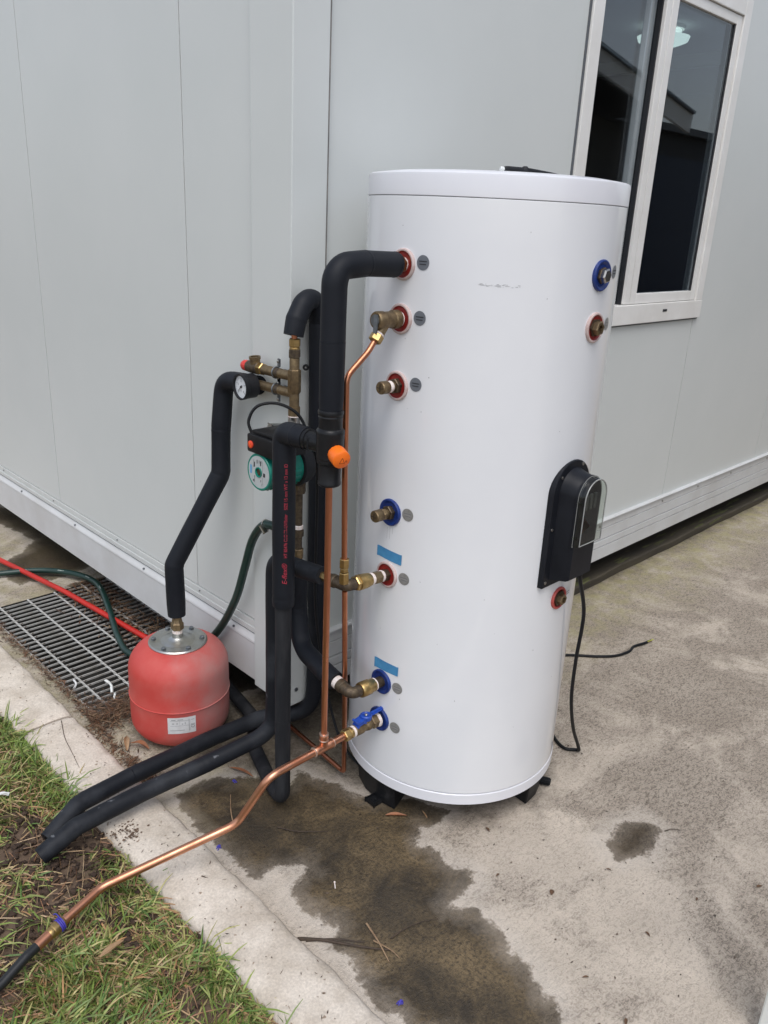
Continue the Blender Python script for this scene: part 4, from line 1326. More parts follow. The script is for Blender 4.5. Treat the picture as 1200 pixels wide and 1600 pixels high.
# relief valve and its copper drain
rv = thing('relief_valve', (1.27, PY_, 1.29), 'aged brass relief valve with a steel test lever on a red tank port', 'valve')
c = Vector((LX, PY_, 1.337)); d = Vector((-1, 0, 0))
put('thread_tape', lathe(B(), at(c, d, 0.002), d, [(0, 0.014), (0.003, 0.0175), (0.008, 0.017), (0.011, 0.0145)], 24), 'thread_tape', rv)
put('body', lathe(B(), at(c, d, 0.010), d, [(0, 0.0160), (0.001, 0.0205), (0.017, 0.0205), (0.019, 0.0180), (0.045, 0.0180), (0.048, 0.0195), (0.066, 0.0195), (0.069, 0.0175), (0.069, 0.0)], 28), 'brass_aged', rv)
od = Vector((-0.62, 0.0, -0.78)).normalized()
oc = Vector((1.291, PY_, 1.335))
put('outlet', lathe(B(), oc, od, [(0, 0.013), (0.028, 0.0125), (0.034, 0.014)], 20), 'brass_aged', rv)
put('seal_ring', lathe(B(), oc + od * 0.034, od, [(0, 0.0135), (0.004, 0.0135)], 20), 'thread_tape', rv)
put('outlet_nut', hexnut(B(), oc + od * 0.037, oc + od * 0.055, 0.0150), 'brass', rv)
lv = put('lever', (lambda bm: (obox(bm, Vector((1.255, PY_ - 0.004, 1.330)), (0.06, 0, 1), (0, 1, 0), (0.040, 0.013, 0.003), 0.001), bm)[1])(B()), 'zinc_dark', rv)
put('end_disc', cyl(B(), (1.2580, PY_, 1.337), (1.2550, PY_, 1.337), 0.0125, n=22), 'zinc_dark', rv)
j0 = oc + od * 0.052
t = put('copper_relief_pipe', sweep(B(), fillet([j0, j0 + od * 0.03, (1.178, PY_, 1.222), (1.182, PY_, 1.0), (1.190, PY_, 0.775)], [0, 0.1, 0.035, 0.1, 0]), 0.0068, 16), 'copper', label='thin copper pipe bending from the relief valve down to a brass elbow', cat='pipe')

# port five: elbow with compression joint, non return valve, union
t = thing('cold_inlet_fittings', (1.25, PY_, 0.69), 'brass elbow and union joining the lower red port to insulated pipe', 'pipe fitting')
c = Vector((LX, PY_, 0.710)); d = Vector((-1, 0, 0.06)).normalized()
put('nut', hexnut(B(), at(c, d, 0.0), at(c, d, 0.018), 0.0155), 'brass_dark', t)
put('thread_tape', lathe(B(), at(c, d, 0.017), d, [(0, 0.0135), (0.003, 0.0152), (0.008, 0.0148)], 22), 'thread_tape', t)
put('nipple', hexnut(B(), at(c, d, 0.025), at(c, d, 0.052), 0.0158), 'brass_aged', t)
put('thread_tape', lathe(B(), at(c, d, 0.051), d, [(0, 0.0145), (0.003, 0.0158), (0.009, 0.0150)], 22), 'thread_tape', t)
put('union', lathe(B(), at(c, d, 0.060), d, [(0, 0.013), (0.002, 0.0165), (0.014, 0.0185), (0.030, 0.0195), (0.040, 0.0195), (0.041, 0.0175)], 26), 'brass', t)
put('union_nut', hexnut(B(), at(c, d, 0.100), at(c, d, 0.112), 0.0190), 'brass', t)
ec = Vector((1.197, PY_, 0.719))
put('elbow', sweep(B(), fillet([at(c, d, 0.110), ec, ec + Vector((-0.004, 0.060, 0.0))], [0, 0.02, 0]), 0.0142, 20), 'brass_dark', t)
put('elbow_collar', lathe(B(), ec + Vector((-0.002, 0.032, 0)), (-0.04, 1, 0), [(0, 0.0155), (0.002, 0.0168), (0.014, 0.0168), (0.016, 0.0155)], 24), 'brass_dark', t)
put('adaptor', lathe(B(), ec + Vector((-0.004, 0.050, 0)), (-0.02, 1, 0), [(0, 0.0135), (0.010, 0.0135), (0.011, 0.0115), (0.035, 0.0115)], 6), 'brass', t)
put('compression_nut', hexnut(B(), (1.190, PY_, 0.792), (1.190, PY_, 0.769), 0.0122), 'brass', t)
put('compression_nut', hexnut(B(), (1.190, PY_, 0.768), (1.190, PY_, 0.758), 0.0105), 'brass', t)
put('compression_nut', hexnut(B(), (1.190, PY_, 0.757), (1.191, PY_, 0.728), 0.0122), 'brass', t)

# insulated pipe from that elbow: up and over, then down and out across the kerb
CX, CY = 1.200, 1.574
e0 = ec + Vector((-0.004, 0.078, 0))
t = put('black_pipe_over_kerb', foam_tube(B(), [e0, (CX - 0.004, 1.45, 0.706), (CX, CY, 0.694), (CX, CY, 0.40), (CX + 0.008, CY + 0.012, 0.150), (1.0, 1.624, 0.115), (0.84, 1.664, 0.086), (0.655, 1.675, 0.070), (0.560, 1.672, 0.036)], [0, 0.1, 0.05, 0.1, 0.075, 0.3, 0.3, 0.06, 0], 0.0235), 'foam_dusty', label='black foam pipe bending down from the brass elbow and lying across the kerb, scuffed end in soil', cat='pipe')

# copper leg below the elbow
t = put('copper_floor_pipe', sweep(B(), fillet([(1.196, PY_ + 0.002, 0.706), (1.255, 1.345, 0.40), (1.345, 1.432, 0.028), (1.366, 1.70, 0.028), (1.372, 1.775, 0.028)], [0, 0.2, 0.018, 0.2, 0]), 0.0068, 14), 'copper', label='thin copper pipe from the elbow to the floor, turning under the cabin', cat='pipe')

# port six: check valve and insulated pipe up to the pump
t = thing('return_fittings', (1.25, PY_, 0.38), 'brass check valve and elbow on the blue port under the lower blue tape', 'pipe fitting')
c = Vector((LX, PY_, 0.402)); d = Vector((-1, 0, 0.05)).normalized()
put('nipple', cyl(B(), at(c, d, 0.0), at(c, d, 0.026), 0.0145, n=22), 'brass_dark', t)
put('thread_tape', lathe(B(), at(c, d, 0.024), d, [(0, 0.0145), (0.003, 0.0175), (0.007, 0.0165)], 22), 'thread_tape', t)
put('check_valve', lathe(B(), at(c, d, 0.029), d, [(0, 0.016), (0.002, 0.0178), (0.012, 0.0178), (0.018, 0.0205), (0.046, 0.0205), (0.050, 0.018)], 28), 'brass', t)
put('valve_nut', hexnut(B(), at(c, d, 0.050), at(c, d, 0.066), 0.0182), 'brass', t)
put('thread_tape', lathe(B(), at(c, d, 0.066), d, [(0, 0.0145), (0.003, 0.0175), (0.009, 0.0165)], 22), 'thread_tape', t)
ec = Vector((1.228, PY_, 0.408))
ed = Vector((-0.02, 0.93, 0.18)).normalized()
put('elbow', sweep(B(), fillet([at(c, d, 0.073), ec, ec + ed * 0.048], [0, 0.02, 0]), 0.0150, 20), 'brass_dark', t)
put('elbow_collar', lathe(B(), ec + ed * 0.030, ed, [(0, 0.016), (0.002, 0.0175), (0.014, 0.0175), (0.016, 0.016)], 24), 'brass_dark', t)
put('thread_tape', lathe(B(), ec + ed * 0.046, ed, [(0, 0.0145), (0.003, 0.0175), (0.012, 0.017), (0.015, 0.0135)], 22), 'thread_tape', t)
t = put('pump_return_pipe', foam_tube(B(), [ec + ed * 0.060, ec + ed * 0.10, (1.262, 1.535, 0.425), (1.279, 1.572, 0.52), (1.280, 1.574, 0.645)], [0, 0.05, 0.075, 0.09, 0], 0.0255), 'foam', label='black foam pipe sweeping up from the lowest check valve towards the green pump', cat='pipe')

# port seven: ball valve with blue handle, copper tee and drain run
bv = thing('drain_ball_valve', (1.27, PY_, 0.26), 'brass ball valve with a blue lever on the lowest port', 'valve')
c = Vector((LX, PY_, 0.288)); d = Vector((-1, 0, 0.02)).normalized()
put('nipple', cyl(B(), at(c, d, 0.0), at(c, d, 0.014), 0.0150, n=22), 'brass_dark', bv)
put('thread_tape', lathe(B(), at(c, d, 0.006), d, [(0, 0.016), (0.002, 0.0205), (0.007, 0.0195), (0.009, 0.017)], 22), 'thread_tape', bv)
put('valve_hex', hexnut(B(), at(c, d, 0.014), at(c, d, 0.034), 0.0185), 'brass_aged', bv)
put('valve_body', lathe(B(), at(c, d, 0.033), d, [(0, 0.0145), (0.003, 0.0155), (0.012, 0.0165), (0.020, 0.0150), (0.022, 0.0135), (0.032, 0.0135), (0.034, 0.0160), (0.058, 0.0160), (0.060, 0.0140)], 26), 'brass_aged', bv)
put('thread_tape', lathe(B(), at(c, d, 0.092), d, [(0, 0.013), (0.003, 0.0158), (0.009, 0.015)], 22), 'thread_tape', bv)
put('compression_ring', lathe(B(), at(c, d, 0.100), d, [(0, 0.0125), (0.003, 0.0148), (0.008, 0.0148), (0.010, 0.0125)], 22), 'brass', bv)
put('compression_nut', hexnut(B(), at(c, d, 0.110), at(c, d, 0.130), 0.0160), 'brass', bv)
hb = at(c, d, 0.055) + Vector((0, -0.004, 0.026))
put('stem', cyl(B(), hb + Vector((0, 0, -0.02)), hb + Vector((0, 0, 0.006)), 0.006, n=14), 'brass', bv)
bm = B()
lathe(bm, hb + Vector((0, 0, -0.003)), (0, 0, 1), [(0, 0.0145), (0.003, 0.016), (0.012, 0.016), (0.014, 0.0135), (0.010, 0.009), (0.010, 0.0)], 22)
hd = put('handle', bm, 'blue_handle', bv)
ld = Vector((0.98, -0.05, 0.07)).normalized(); ls = Vector((0, 1, 0))
bm = B(); obox(bm, hb + ld * 0.036 + Vector((0, 0, 0.004)), ld, ls, (0.044, 0.013, 0.009), 0.003)
put('lever', bm, 'blue_handle', hd)
bm = B(); obox(bm, hb - ld * 0.022 + Vector((0, 0, 0.000)), (-0.95, 0.05, -0.15), ls, (0.022, 0.015, 0.011), 0.004)
put('lever_tip', bm, 'blue_handle', hd)
put('screw', lathe(B(), hb + Vector((0, 0, 0.007)), (0, 0, 1), [(0, 0.0042), (0.004, 0.0042), (0.005, 0.003), (0.005, 0)], 12), 'nickel', hd)

dr = thing('copper_drain_line', (1.14, PY_, 0.0), 'bright copper drain pipe with a tee running from the blue lever valve over the kerb', 'pipe')
dp = [(1.212, PY_, 0.2905), (1.16, PY_, 0.2895), (1.10, PY_, 0.288), (0.972, PY_ + 0.002, 0.284), (0.913, 1.346, 0.145), (0.614, 1.455, 0.066), (0.506, 1.428, 0.056)]
put('pipe', sweep(B(), fillet(dp, [0, 0.1, 0.1, 0.045, 0.055, 0.055, 0]), 0.0098, 20), 'copper_bright', dr)
td = Vector((-1, 0, -0.012)).normalized(); tc = Vector((1.140, PY_, 0.2888))
tee = put('tee', lathe(B(), tc - td * 0.030, td, [(0, 0.0112), (0.002, 0.0122), (0.014, 0.0122), (0.017, 0.0112), (0.043, 0.0112), (0.046, 0.0122), (0.058, 0.0122), (0.060, 0.0112)], 24), 'copper_bright', dr)
put('tee_branch', lathe(B(), tc, (0, 0, 1), [(0, 0.0105), (0.022, 0.0105), (0.024, 0.0115), (0.038, 0.0115), (0.040, 0.0095)], 22), 'copper_bright', tee)
for h in (-0.031, 0.0295):
    put('solder_ring', lathe(B(), tc + td * h, td, [(0, 0.0102), (0.001, 0.0130), (0.0028, 0.0130), (0.004, 0.0102)], 22), 'solder', tee)
put('solder_ring', lathe(B(), tc + Vector((0, 0, 0.0385)), (0, 0, 1), [(0, 0.0095), (0.001, 0.0122), (0.003, 0.0122), (0.004, 0.0088)], 22), 'solder', tee)
put('solder_ring', lathe(B(), tc + Vector((0, 0, 0.022)), (0, 0, 1), [(0, 0.0100), (0.001, 0.0125), (0.003, 0.0118)], 22), 'solder', tee)
# end coupling into black poly pipe
e = Vector((0.512, 1.4295, 0.0565)); ee = Vector((-0.93, -0.36, -0.17)).normalized()
ee = (Vector((0.425, 1.405, 0.047)) - e).normalized()
cpl = put('coupling', lathe(B(), e, ee, [(0, 0.0115), (0.003, 0.0135), (0.008, 0.0135), (0.010, 0.012), (0.014, 0.0142), (0.028, 0.0142), (0.030, 0.0125), (0.034, 0.0135), (0.040, 0.0118)], 24), 'brass', dr)
bm = B()
for h in (0.006, 0.010, 0.014): ring(bm, e + ee * h, ee + Vector((0.1 * (h * 100 - 1), 0.1, 0)), 0.0140, 0.0019, 20, 8)
sweep(bm, spline([e + ee * 0.008 + Vector((0, 0, 0.015)), e + Vector((-0.012, 0.008, 0.022)), e + Vector((-0.016, 0.014, 0.018))]), 0.0012, 6)
put('violet_tie', bm, 'violet_tape', cpl)
put('sleeve', cyl(B(), e + ee * 0.038, e + ee * 0.072, 0.0118, n=22, bev=0.001), 'copper_bright', dr)
p0 = e + ee * 0.068
t = put('black_poly_pipe', sweep(B(), fillet([p0, p0 + ee * 0.03, (0.36, 1.385, 0.032), (0.22, 1.36, 0.014), (-0.4, 1.30, 0.012)], [0, 0.05, 0.1, 0.1, 0]), 0.0108, 18), 'poly_black', label='black poly pipe lying in the grass from the copper coupling', cat='pipe')

# ------------------------------------------------------------------ manifold, pump and wall run
MX, MY = 1.290, 1.610
mf = thing('brass_manifold', (MX, MY, 1.03), 'upright aged brass manifold with two side arms clipped beside the cabin corner', 'manifold')
put('pipe_stub', cyl(B(), (MX - 0.001, MY, 1.275), (MX - 0.001, MY, 1.245), 0.0075, n=16), 'copper', mf)
put('compression_nut', hexnut(B(), (MX, MY, 1.254), (MX, MY, 1.234), 0.0150), 'brass', mf)
put('compression_ring', lathe(B(), (MX, MY, 1.234), (0, 0, -1), [(0, 0.011), (0.003, 0.0135), (0.006, 0.0135), (0.008, 0.011)], 20), 'brass', mf)
put('hex_nut', hexnut(B(), (MX, MY, 1.228), (MX, MY, 1.206), 0.0155), 'brass_dark', mf)
put('barrel', lathe(B(), (MX, MY, 1.208), (0, 0, -1), [(0, 0.0115), (0.004, 0.0128), (0.040, 0.0128), (0.160, 0.0128)], 24), 'brass_aged', mf)
put('block', lathe(B(), (MX, MY, 1.178), (0, 0, -1), [(0, 0.0130), (0.003, 0.0170), (0.058, 0.0170), (0.064, 0.0130)], 6, phase=0.55), 'brass_aged', mf)
put('socket', lathe(B(), (MX, MY, 1.082), (0, 0, -1), [(0, 0.0128), (0.001, 0.0155), (0.024, 0.0155), (0.025, 0.013)], 26), 'brass_aged', mf)
bvv = put('ball_valve', lathe(B(), (MX, MY, 1.057), (0, 0, -1), [(0, 0.0130), (0.0015, 0.0160), (0.006, 0.0150), (0.018, 0.0155), (0.020, 0.0165), (0.034, 0.0165), (0.050, 0.0135)], 26), 'nickel', mf)
put('thread_tape', lathe(B(), (MX, MY, 1.0585), (0, 0, -1), [(0, 0.0132), (0.0008, 0.0163), (0.003, 0.0163), (0.004, 0.0140)], 22), 'thread_tape', bvv)
bm = B(); obox(bm, (MX - 0.035, MY + 0.012, 1.034), (-1, 0.25, 0.06), (0, 1, 0), (0.055, 0.022, 0.006), 0.0025)
put('valve_lever', bm, 'zinc', bvv)
put('valve_stem', cyl(B(), (MX, MY, 1.034), (MX - 0.026, MY + 0.006, 1.034), 0.0075, n=16), 'nickel', bvv)
ARM = Vector((-0.05, 1, 0.0)).normalized()
for z, L_ in ((1.158, 0.150), (1.115, 0.165)):
    a = put('arm', cyl(B(), (MX, MY, z), Vector((MX, MY, z)) + ARM * L_, 0.0125, n=22), 'brass_aged', mf)
    put('arm_band', lathe(B(), Vector((MX, MY, z)) + ARM * 0.055, ARM, [(0, 0.0125), (0.0005, 0.0131), (0.014, 0.0131), (0.0145, 0.0125)], 22), 'brass_dark', a)
    cl_ = B()
    cpos = Vector((MX, MY, z)) + ARM * 0.072
    ring(cl_, cpos, ARM, 0.0140, 0.0022, 22, 8)
    for s in (-1, 1):
        obox(cl_, cpos + Vector((0.010, 0, s * 0.024)), (0, 0, 1), (0, 1, 0), (0.022, 0.012, 0.004), 0.0015)
    obox(cl_, cpos + Vector((0.030, 0, 0)), (1, 0, 0), (0, 1, 0), (0.034, 0.010, 0.010), 0.001)
    c2 = put('wall_clip', cl_, 'zinc_dark', mf)
    for s in (-1, 1):
        put('clip_screw', lathe(B(), cpos + Vector((0.007, 0, s * 0.028)), (-1, 0, 0), [(0, 0.004), (0.002, 0.004), (0.003, 0.002), (0.003, 0)], 10), 'nickel', c2)

sv = thing('safety_valve', (1.28, 1.77, 1.14), 'brass safety valve with a red cap on the upper manifold arm', 'valve')
c = Vector((MX, MY, 1.158)) + ARM * 0.128
put('hex_nut', hexnut(B(), c - ARM * 0.006, c + ARM * 0.012, 0.0165), 'brass', sv)
put('body', lathe(B(), c + ARM * 0.010, ARM, [(0, 0.013), (0.003, 0.0165), (0.034, 0.0165), (0.038, 0.0155), (0.045, 0.0155), (0.048, 0.0135)], 26), 'brass_dark', sv)
put('outlet', lathe(B(), c + ARM * 0.026, (-0.1, 0, 1), [(0, 0.0135), (0.022, 0.0135), (0.023, 0.0155), (0.030, 0.0155), (0.030, 0.011), (0.018, 0.011), (0.018, 0)], 24), 'brass_aged', sv)
put('cap', lathe(B(), c + ARM * 0.056, ARM, [(0, 0.0140), (0.003, 0.0150), (0.016, 0.0140), (0.022, 0.0110), (0.024, 0)], 20), 'red_plastic', sv)

gz = 1.112
gc = Vector((1.281, 1.762, gz)); gd = Vector((-1, 0.05, -0.02)).normalized()
pg = thing('pressure_gauge', (1.26, 1.762, gz - 0.034), 'round black pressure gauge with a white dial and needle on the lower arm', 'gauge')
put('case', lathe(B(), gc, gd, [(0.006, 0.012), (0.007, 0.0310), (0.009, 0.0325), (0.038, 0.0330), (0.040, 0.0345), (0.0505, 0.0345), (0.0505, 0.0305), (0.044, 0.0300)], 44, True, False), 'black_matt', pg)
dc = gc + gd * 0.0445
dial = put('dial', lathe(B(), dc, gd, [(0, 0.0302), (0.0005, 0.0)], 44, False, False), 'dial_white', pg)
gu = Vector((0, 0, 1)).cross(gd).normalized(); gv = gd.cross(gu).normalized()
# gu points to the viewer's right when looking at the dial from outside
gf = plane_fn(dc + gd * 0.0012, gu, gv)
bm = B()
for i in range(21):
    a = math.radians(225 - i * 13.5)
    r0, r1 = (0.0195, 0.0245) if i % 5 == 0 else (0.0215, 0.0245)
    w = 0.0006 if i % 5 == 0 else 0.0003
    u = Vector((math.cos(a), math.sin(a))); n2 = Vector((-u.y, u.x)) * w
    bm.faces.new([bm.verts.new(gf(p.x, p.y)) for p in (u * r0 - n2, u * r1 - n2, u * r1 + n2, u * r0 + n2)])
put('scale_marks', bm, 'ink', dial, smooth=False)
for i, s in enumerate(('0', '2', '4', '6', '8')):
    a = math.radians(225 - i * 67.5)
    q = Vector((math.cos(a), math.sin(a))) * 0.0155
    bm, w = text_bm(s, 0.0072, lambda x, y: gf(q.x - 0.002 + x, q.y - 0.0025 + y))
    put('numeral', bm, 'ink', dial, smooth=False)
bm, w = text_bm('bar', 0.0055, lambda x, y: gf(-0.0045 + x, -0.012 + y)); put('numeral', bm, 'ink_grey', dial, smooth=False)
nf = plane_fn(dc + gd * 0.0026, gu, gv)
a = math.radians(222); u = Vector((math.cos(a), math.sin(a))); n2 = Vector((-u.y, u.x))
bm = B()
bm.faces.new([bm.verts.new(nf(p.x, p.y)) for p in (u * -0.008 - n2 * 0.0014, u * 0.021 - n2 * 0.0004, u * 0.021 + n2 * 0.0004, u * -0.008 + n2 * 0.0014)])
put('needle', bm, 'ink', dial, smooth=False)
put('needle_hub', lathe(B(), dc + gd * 0.001, gd, [(0, 0.0032), (0.0022, 0.0032), (0.003, 0.002), (0.003, 0)], 14), 'ink', dial)

# pump
PXX, PYY, PZ = 1.283, 1.578, 0.938
pu = thing('circulation_pump', (1.22, 1.565, 0.87), 'green circulation pump with a black terminal box behind the printed foam pipe', 'pump')
pa = Vector((-1, -0.02, 0.0)).normalized()
pc = Vector((1.262, PYY - 0.008, PZ + 0.004))
put('volute', lathe(B(), pc + Vector((0.034, 0, 0)), pa, [(0, 0.035), (0.006, 0.050), (0.034, 0.056), (0.042, 0.056), (0.044, 0.050)], 36), 'black_matt', pu)
put('flange', lathe(B(), pc, pa, [(-0.012, 0.052), (-0.010, 0.054), (0.006, 0.054), (0.010, 0.050), (0.010, 0.046)], 36), 'pump_green', pu)
mo = put('motor', lathe(B(), pc, pa, [(0.008, 0.0475), (0.100, 0.0460), (0.104, 0.0475), (0.113, 0.0475), (0.1155, 0.0455), (0.1155, 0.0415), (0.1145, 0.0408)], 44, True, False), 'pump_green', pu)
bm = B()
for i in range(18):
    a = 2 * PI * i / 18
    e = Vector((0, math.cos(a), math.sin(a)))
    if e.z > 0.55: continue
    obox(bm, pc + pa * 0.055 + e * 0.0468, pa, e, (0.080, 0.005, 0.0045), 0.001)
put('cooling_rib', bm, 'pump_green', mo)
fcn = pc + pa * 0.1148
plate = put('name_plate', lathe(B(), fcn, pa, [(0, 0.0412), (0.0004, 0.0412), (0.0004, 0.013), (-0.001, 0.012)], 44, False, False), 'pump_plate', mo)
put('vent_ring', lathe(B(), fcn, pa, [(-0.002, 0.0130), (0.0025, 0.0130), (0.0025, 0.0100), (-0.003, 0.0095)], 30, False, False), 'pump_green', mo)
put('vent_screw', lathe(B(), fcn, pa, [(-0.006, 0.0100), (-0.001, 0.0090), (0.0005, 0.007), (0.0005, 0)], 20, False), 'brass_dark', mo)
pu_u = Vector((0, 0, 1)).cross(pa).normalized(); pu_v = Vector((0, 0, 1))
pf = plane_fn(fcn + pa * 0.0009, pu_u, pu_v)


def plate_rects(rects, mat):
    bm = B()
    for x, y, w, h in rects:
        bm.faces.new([bm.verts.new(pf(a, b_)) for a, b_ in ((x - w / 2, y - h / 2), (x + w / 2, y - h / 2), (x + w / 2, y + h / 2), (x - w / 2, y + h / 2))])
    put('print', bm, mat, plate, smooth=False)


sgn = 1 if (pu_u.y < 0) else -1          # +u is the viewer's right (-y)
plate_rects([(sgn * -0.031, 0.002, 0.008, 0.022)], 'plate_blue')
plate_rects([(sgn * -0.0195, 0.019, 0.001, 0.020), (sgn * -0.017, 0.017, 0.0035, 0.013), (sgn * -0.006, 0.026, 0.003, 0.010), (sgn * 0.002, 0.027, 0.0018, 0.008), (sgn * 0.008, 0.024, 0.004, 0.012), (sgn * 0.0215, -0.003, 0.0075, 0.010), (sgn * -0.0165, -0.020, 0.0014, 0.018), (sgn * -0.021, -0.025, 0.0035, 0.005)], 'ink')
plate_rects([(sgn * 0.015, 0.012, 0.0010, 0.026), (sgn * 0.015, -0.020, 0.0010, 0.020), (sgn * 0.008, -0.021, 0.0035, 0.006), (sgn * 0.0115, -0.028, 0.005, 0.0012), (sgn * 0.0115, -0.032, 0.005, 0.0012), (sgn * 0.013, 0.030, 0.006, 0.0012), (sgn * 0.013, 0.027, 0.006, 0.0012)], 'ink_grey')
tb = put('terminal_box', box(B(), (1.143, 1.503, 0.987), (1.245, 1.612, 1.034), 0.006), 'black_plastic', pu)
put('box_lid', box(B(), (1.150, 1.506, 1.0345), (1.242, 1.600, 1.044), 0.004), 'black_plastic', tb)
put('screw', lathe(B(), (1.1435, 1.594, 1.008), (-1, 0, 0), [(-0.001, 0.0095), (0.003, 0.0095), (0.004, 0.008), (0.004, 0)], 22), 'red_screw', tb)
put('screw_slot', (lambda bm: (obox(bm, (1.1394, 1.594, 1.008), (0, -0.5, -0.8), (1, 0, 0), (0.014, 0.0008, 0.002)), bm)[1])(B()), 'orange_cap', tb, smooth=False)
put('cable_gland', cyl(B(), (1.17, 1.608, 1.015), (1.168, 1.622, 1.020), 0.008, n=16), 'black_matt', tb)
put('inlet', cyl(B(), (PXX, PYY, PZ + 0.045), (PXX, PYY, PZ + 0.078), 0.016, n=22), 'black_matt', pu)
put('outlet_nut', hexnut(B(), (PXX, PYY, PZ - 0.046), (PXX, PYY, PZ - 0.080), 0.0195), 'brass_dark', pu)
# tail under the pump with the filling tap
tl = thing('pump_tail_pipe', (PXX, PYY, 0.63), 'short brass tail pipe under the green pump with a hose tap', 'pipe fitting')
put('pipe', cyl(B(), (PXX, PYY, PZ - 0.075), (PXX, PYY, 0.655), 0.0105, n=20), 'brass_dark', tl)
put('collar', lathe(B(), (PXX, PYY, 0.755), (0, 0, -1), [(0, 0.0110), (0.002, 0.0145), (0.018, 0.0145), (0.020, 0.0110)], 22), 'brass_dark', tl)
put('thread_tape', lathe(B(), (PXX, PYY, 0.768), (0, 0, -1), [(0, 0.0106), (0.002, 0.0128), (0.010, 0.0128), (0.012, 0.0106)], 22), 'thread_tape', tl)
put('tap_body', hexnut(B(), (PXX, PYY, 0.700), (PXX, PYY, 0.672), 0.0150), 'brass_aged', tl)
put('hose_tail', lathe(B(), (PXX, PYY, 0.738), (0, 1, -0.05), [(0, 0.0085), (0.080, 0.0085), (0.082, 0.0105), (0.096, 0.0105), (0.098, 0.008), (0.13, 0.008)], 18), 'brass_aged', tl)

# hook and wall riser
t = thing('hooked_riser_pipe', (1.388, 1.632, 0.07), 'black foam riser pipe hooked over the manifold and lying out across the kerb', 'pipe')
HXX, HYY = 1.388, 1.633
put('insulation', foam_tube(B(), [(MX - 0.006, MY - 0.002, 1.262), (MX + 0.004, MY, 1.300), (MX + 0.035, MY + 0.006, 1.345), (HXX - 0.02, HYY - 0.004, 1.345), (HXX, HYY, 1.29), (HXX + 0.006, HYY, 0.95), (HXX + 0.010, HYY, 0.47)], [0, 0.05, 0.05, 0.05, 0.05, 0.2, 0], 0.0265), 'foam', t)
put('insulation', foam_tube(B(), [(HXX + 0.010, HYY, 0.490), (HXX + 0.010, HYY, 0.30), (HXX + 0.008, HYY + 0.004, 0.105), (1.285, 1.742, 0.082), (1.10, 1.754, 0.080), (0.85, 1.754, 0.078), (0.700, 1.750, 0.072), (0.600, 1.722, 0.030)], [0, 0.1, 0.09, 0.08, 0.2, 0.2, 0.07, 0], 0.0240), 'foam_dusty', t)
put('wall_clip', ring(B(), (HXX - 0.030, HYY + 0.015, 1.170), (1, 1, 0), 0.0055, 0.003, 16, 8), 'black_plastic', t)

# vessel pipe
VX, VY = 1.128, 1.958
t = thing('vessel_pipe', (VX, VY, 0.38), 'black foam pipe stepping down from behind the gauge to the red vessel', 'pipe')
put('insulation', foam_tube(B(), [(1.286, 1.755, 1.112), (1.285, 1.82, 1.106), (1.282, 1.912, 1.100), (1.270, 1.915, 0.96), (1.262, 1.908, 0.832), (1.130, 1.965, 0.560), (VX, VY, 0.398)], [0, 0.05, 0.045, 0.2, 0.055, 0.06, 0], 0.0275), 'foam', t)

# ------------------------------------------------------------------ red expansion vessel
ve = thing('expansion_vessel', (VX, VY, 0), 'round red steel expansion vessel with a white label standing on the concrete', 'expansion vessel')
VR = 0.150
prof = [(0.002, 0.0), (0.003, 0.06)]
for i in range(9):
    a = PI / 2 * i / 8
    prof.append((0.004 + 0.066 * (1 - math.cos(a)), 0.072 + (VR - 0.072) * math.sin(a)))
prof += [(0.120, VR), (0.148, VR), (0.151, VR + 0.0008)]
put('lower_shell', lathe(B(), (VX, VY, 0), (0, 0, 1), prof, 72, True, False), 'vessel_red', ve)
prof = [(0.151, VR + 0.0008), (0.154, VR), (0.20, VR), (0.232, VR - 0.0004)]
for i in range(1, 10):
    a = PI / 2 * i / 9
    prof.append((0.232 + 0.082 * math.sin(a), 0.062 + (VR - 0.062) * math.cos(a)))
prof.append((0.316, 0.0))
put('upper_shell', lathe(B(), (VX, VY, 0), (0, 0, 1), prof, 72, False, True), 'vessel_red', ve)
put('weld_seam', ring(B(), (VX, VY, 0.151), (0, 0, 1), VR + 0.0004, 0.0019, 72, 8), 'vessel_red', ve)
fl = put('flange', lathe(B(), (VX, VY, 0.307), (0, 0, 1), [(0, 0.080), (0.002, 0.0865), (0.007, 0.0875), (0.0105, 0.084), (0.0105, 0.058), (0.0085, 0.054), (0.0085, 0.050), (0.011, 0.046), (0.012, 0.034), (0.014, 0.024), (0.020, 0.0175), (0.033, 0.0160), (0.034, 0.012)], 64), 'zinc', ve)
for i in range(6):
    a = 2 * PI * i / 6 + 0.42
    q = Vector((VX + 0.0715 * math.cos(a), VY + 0.0715 * math.sin(a), 0.3172))
    put('bolt', lathe(B(), q, (0, 0, 1), [(0, 0.0088), (0.0015, 0.0088), (0.0015, 0.0070), (0.0065, 0.0070), (0.0075, 0.0058)], 6, phase=i), 'zinc_dark', fl)
put('thread_tape', lathe(B(), (VX, VY, 0.338), (0, 0, 1), [(0, 0.0135), (0.002, 0.0155), (0.013, 0.0155), (0.014, 0.0135)], 24), 'thread_tape', ve)
put('hex_nut', lathe(B(), (VX, VY, 0.350), (0, 0, 1), [(0, 0.0165), (0.003, 0.0195), (0.022, 0.0195), (0.026, 0.016), (0.040, 0.0135), (0.055, 0.0125)], 6, phase=0.4), 'brass_aged', ve)
# label, bent round the shell; angle runs to the viewer's right as a grows
la = math.radians(240.3)
VLR = VR + 0.0006


def vl(x, z):
    a = la + x / VLR
    return Vector((VX + math.cos(a) * (VLR), VY + math.sin(a) * VLR, z))


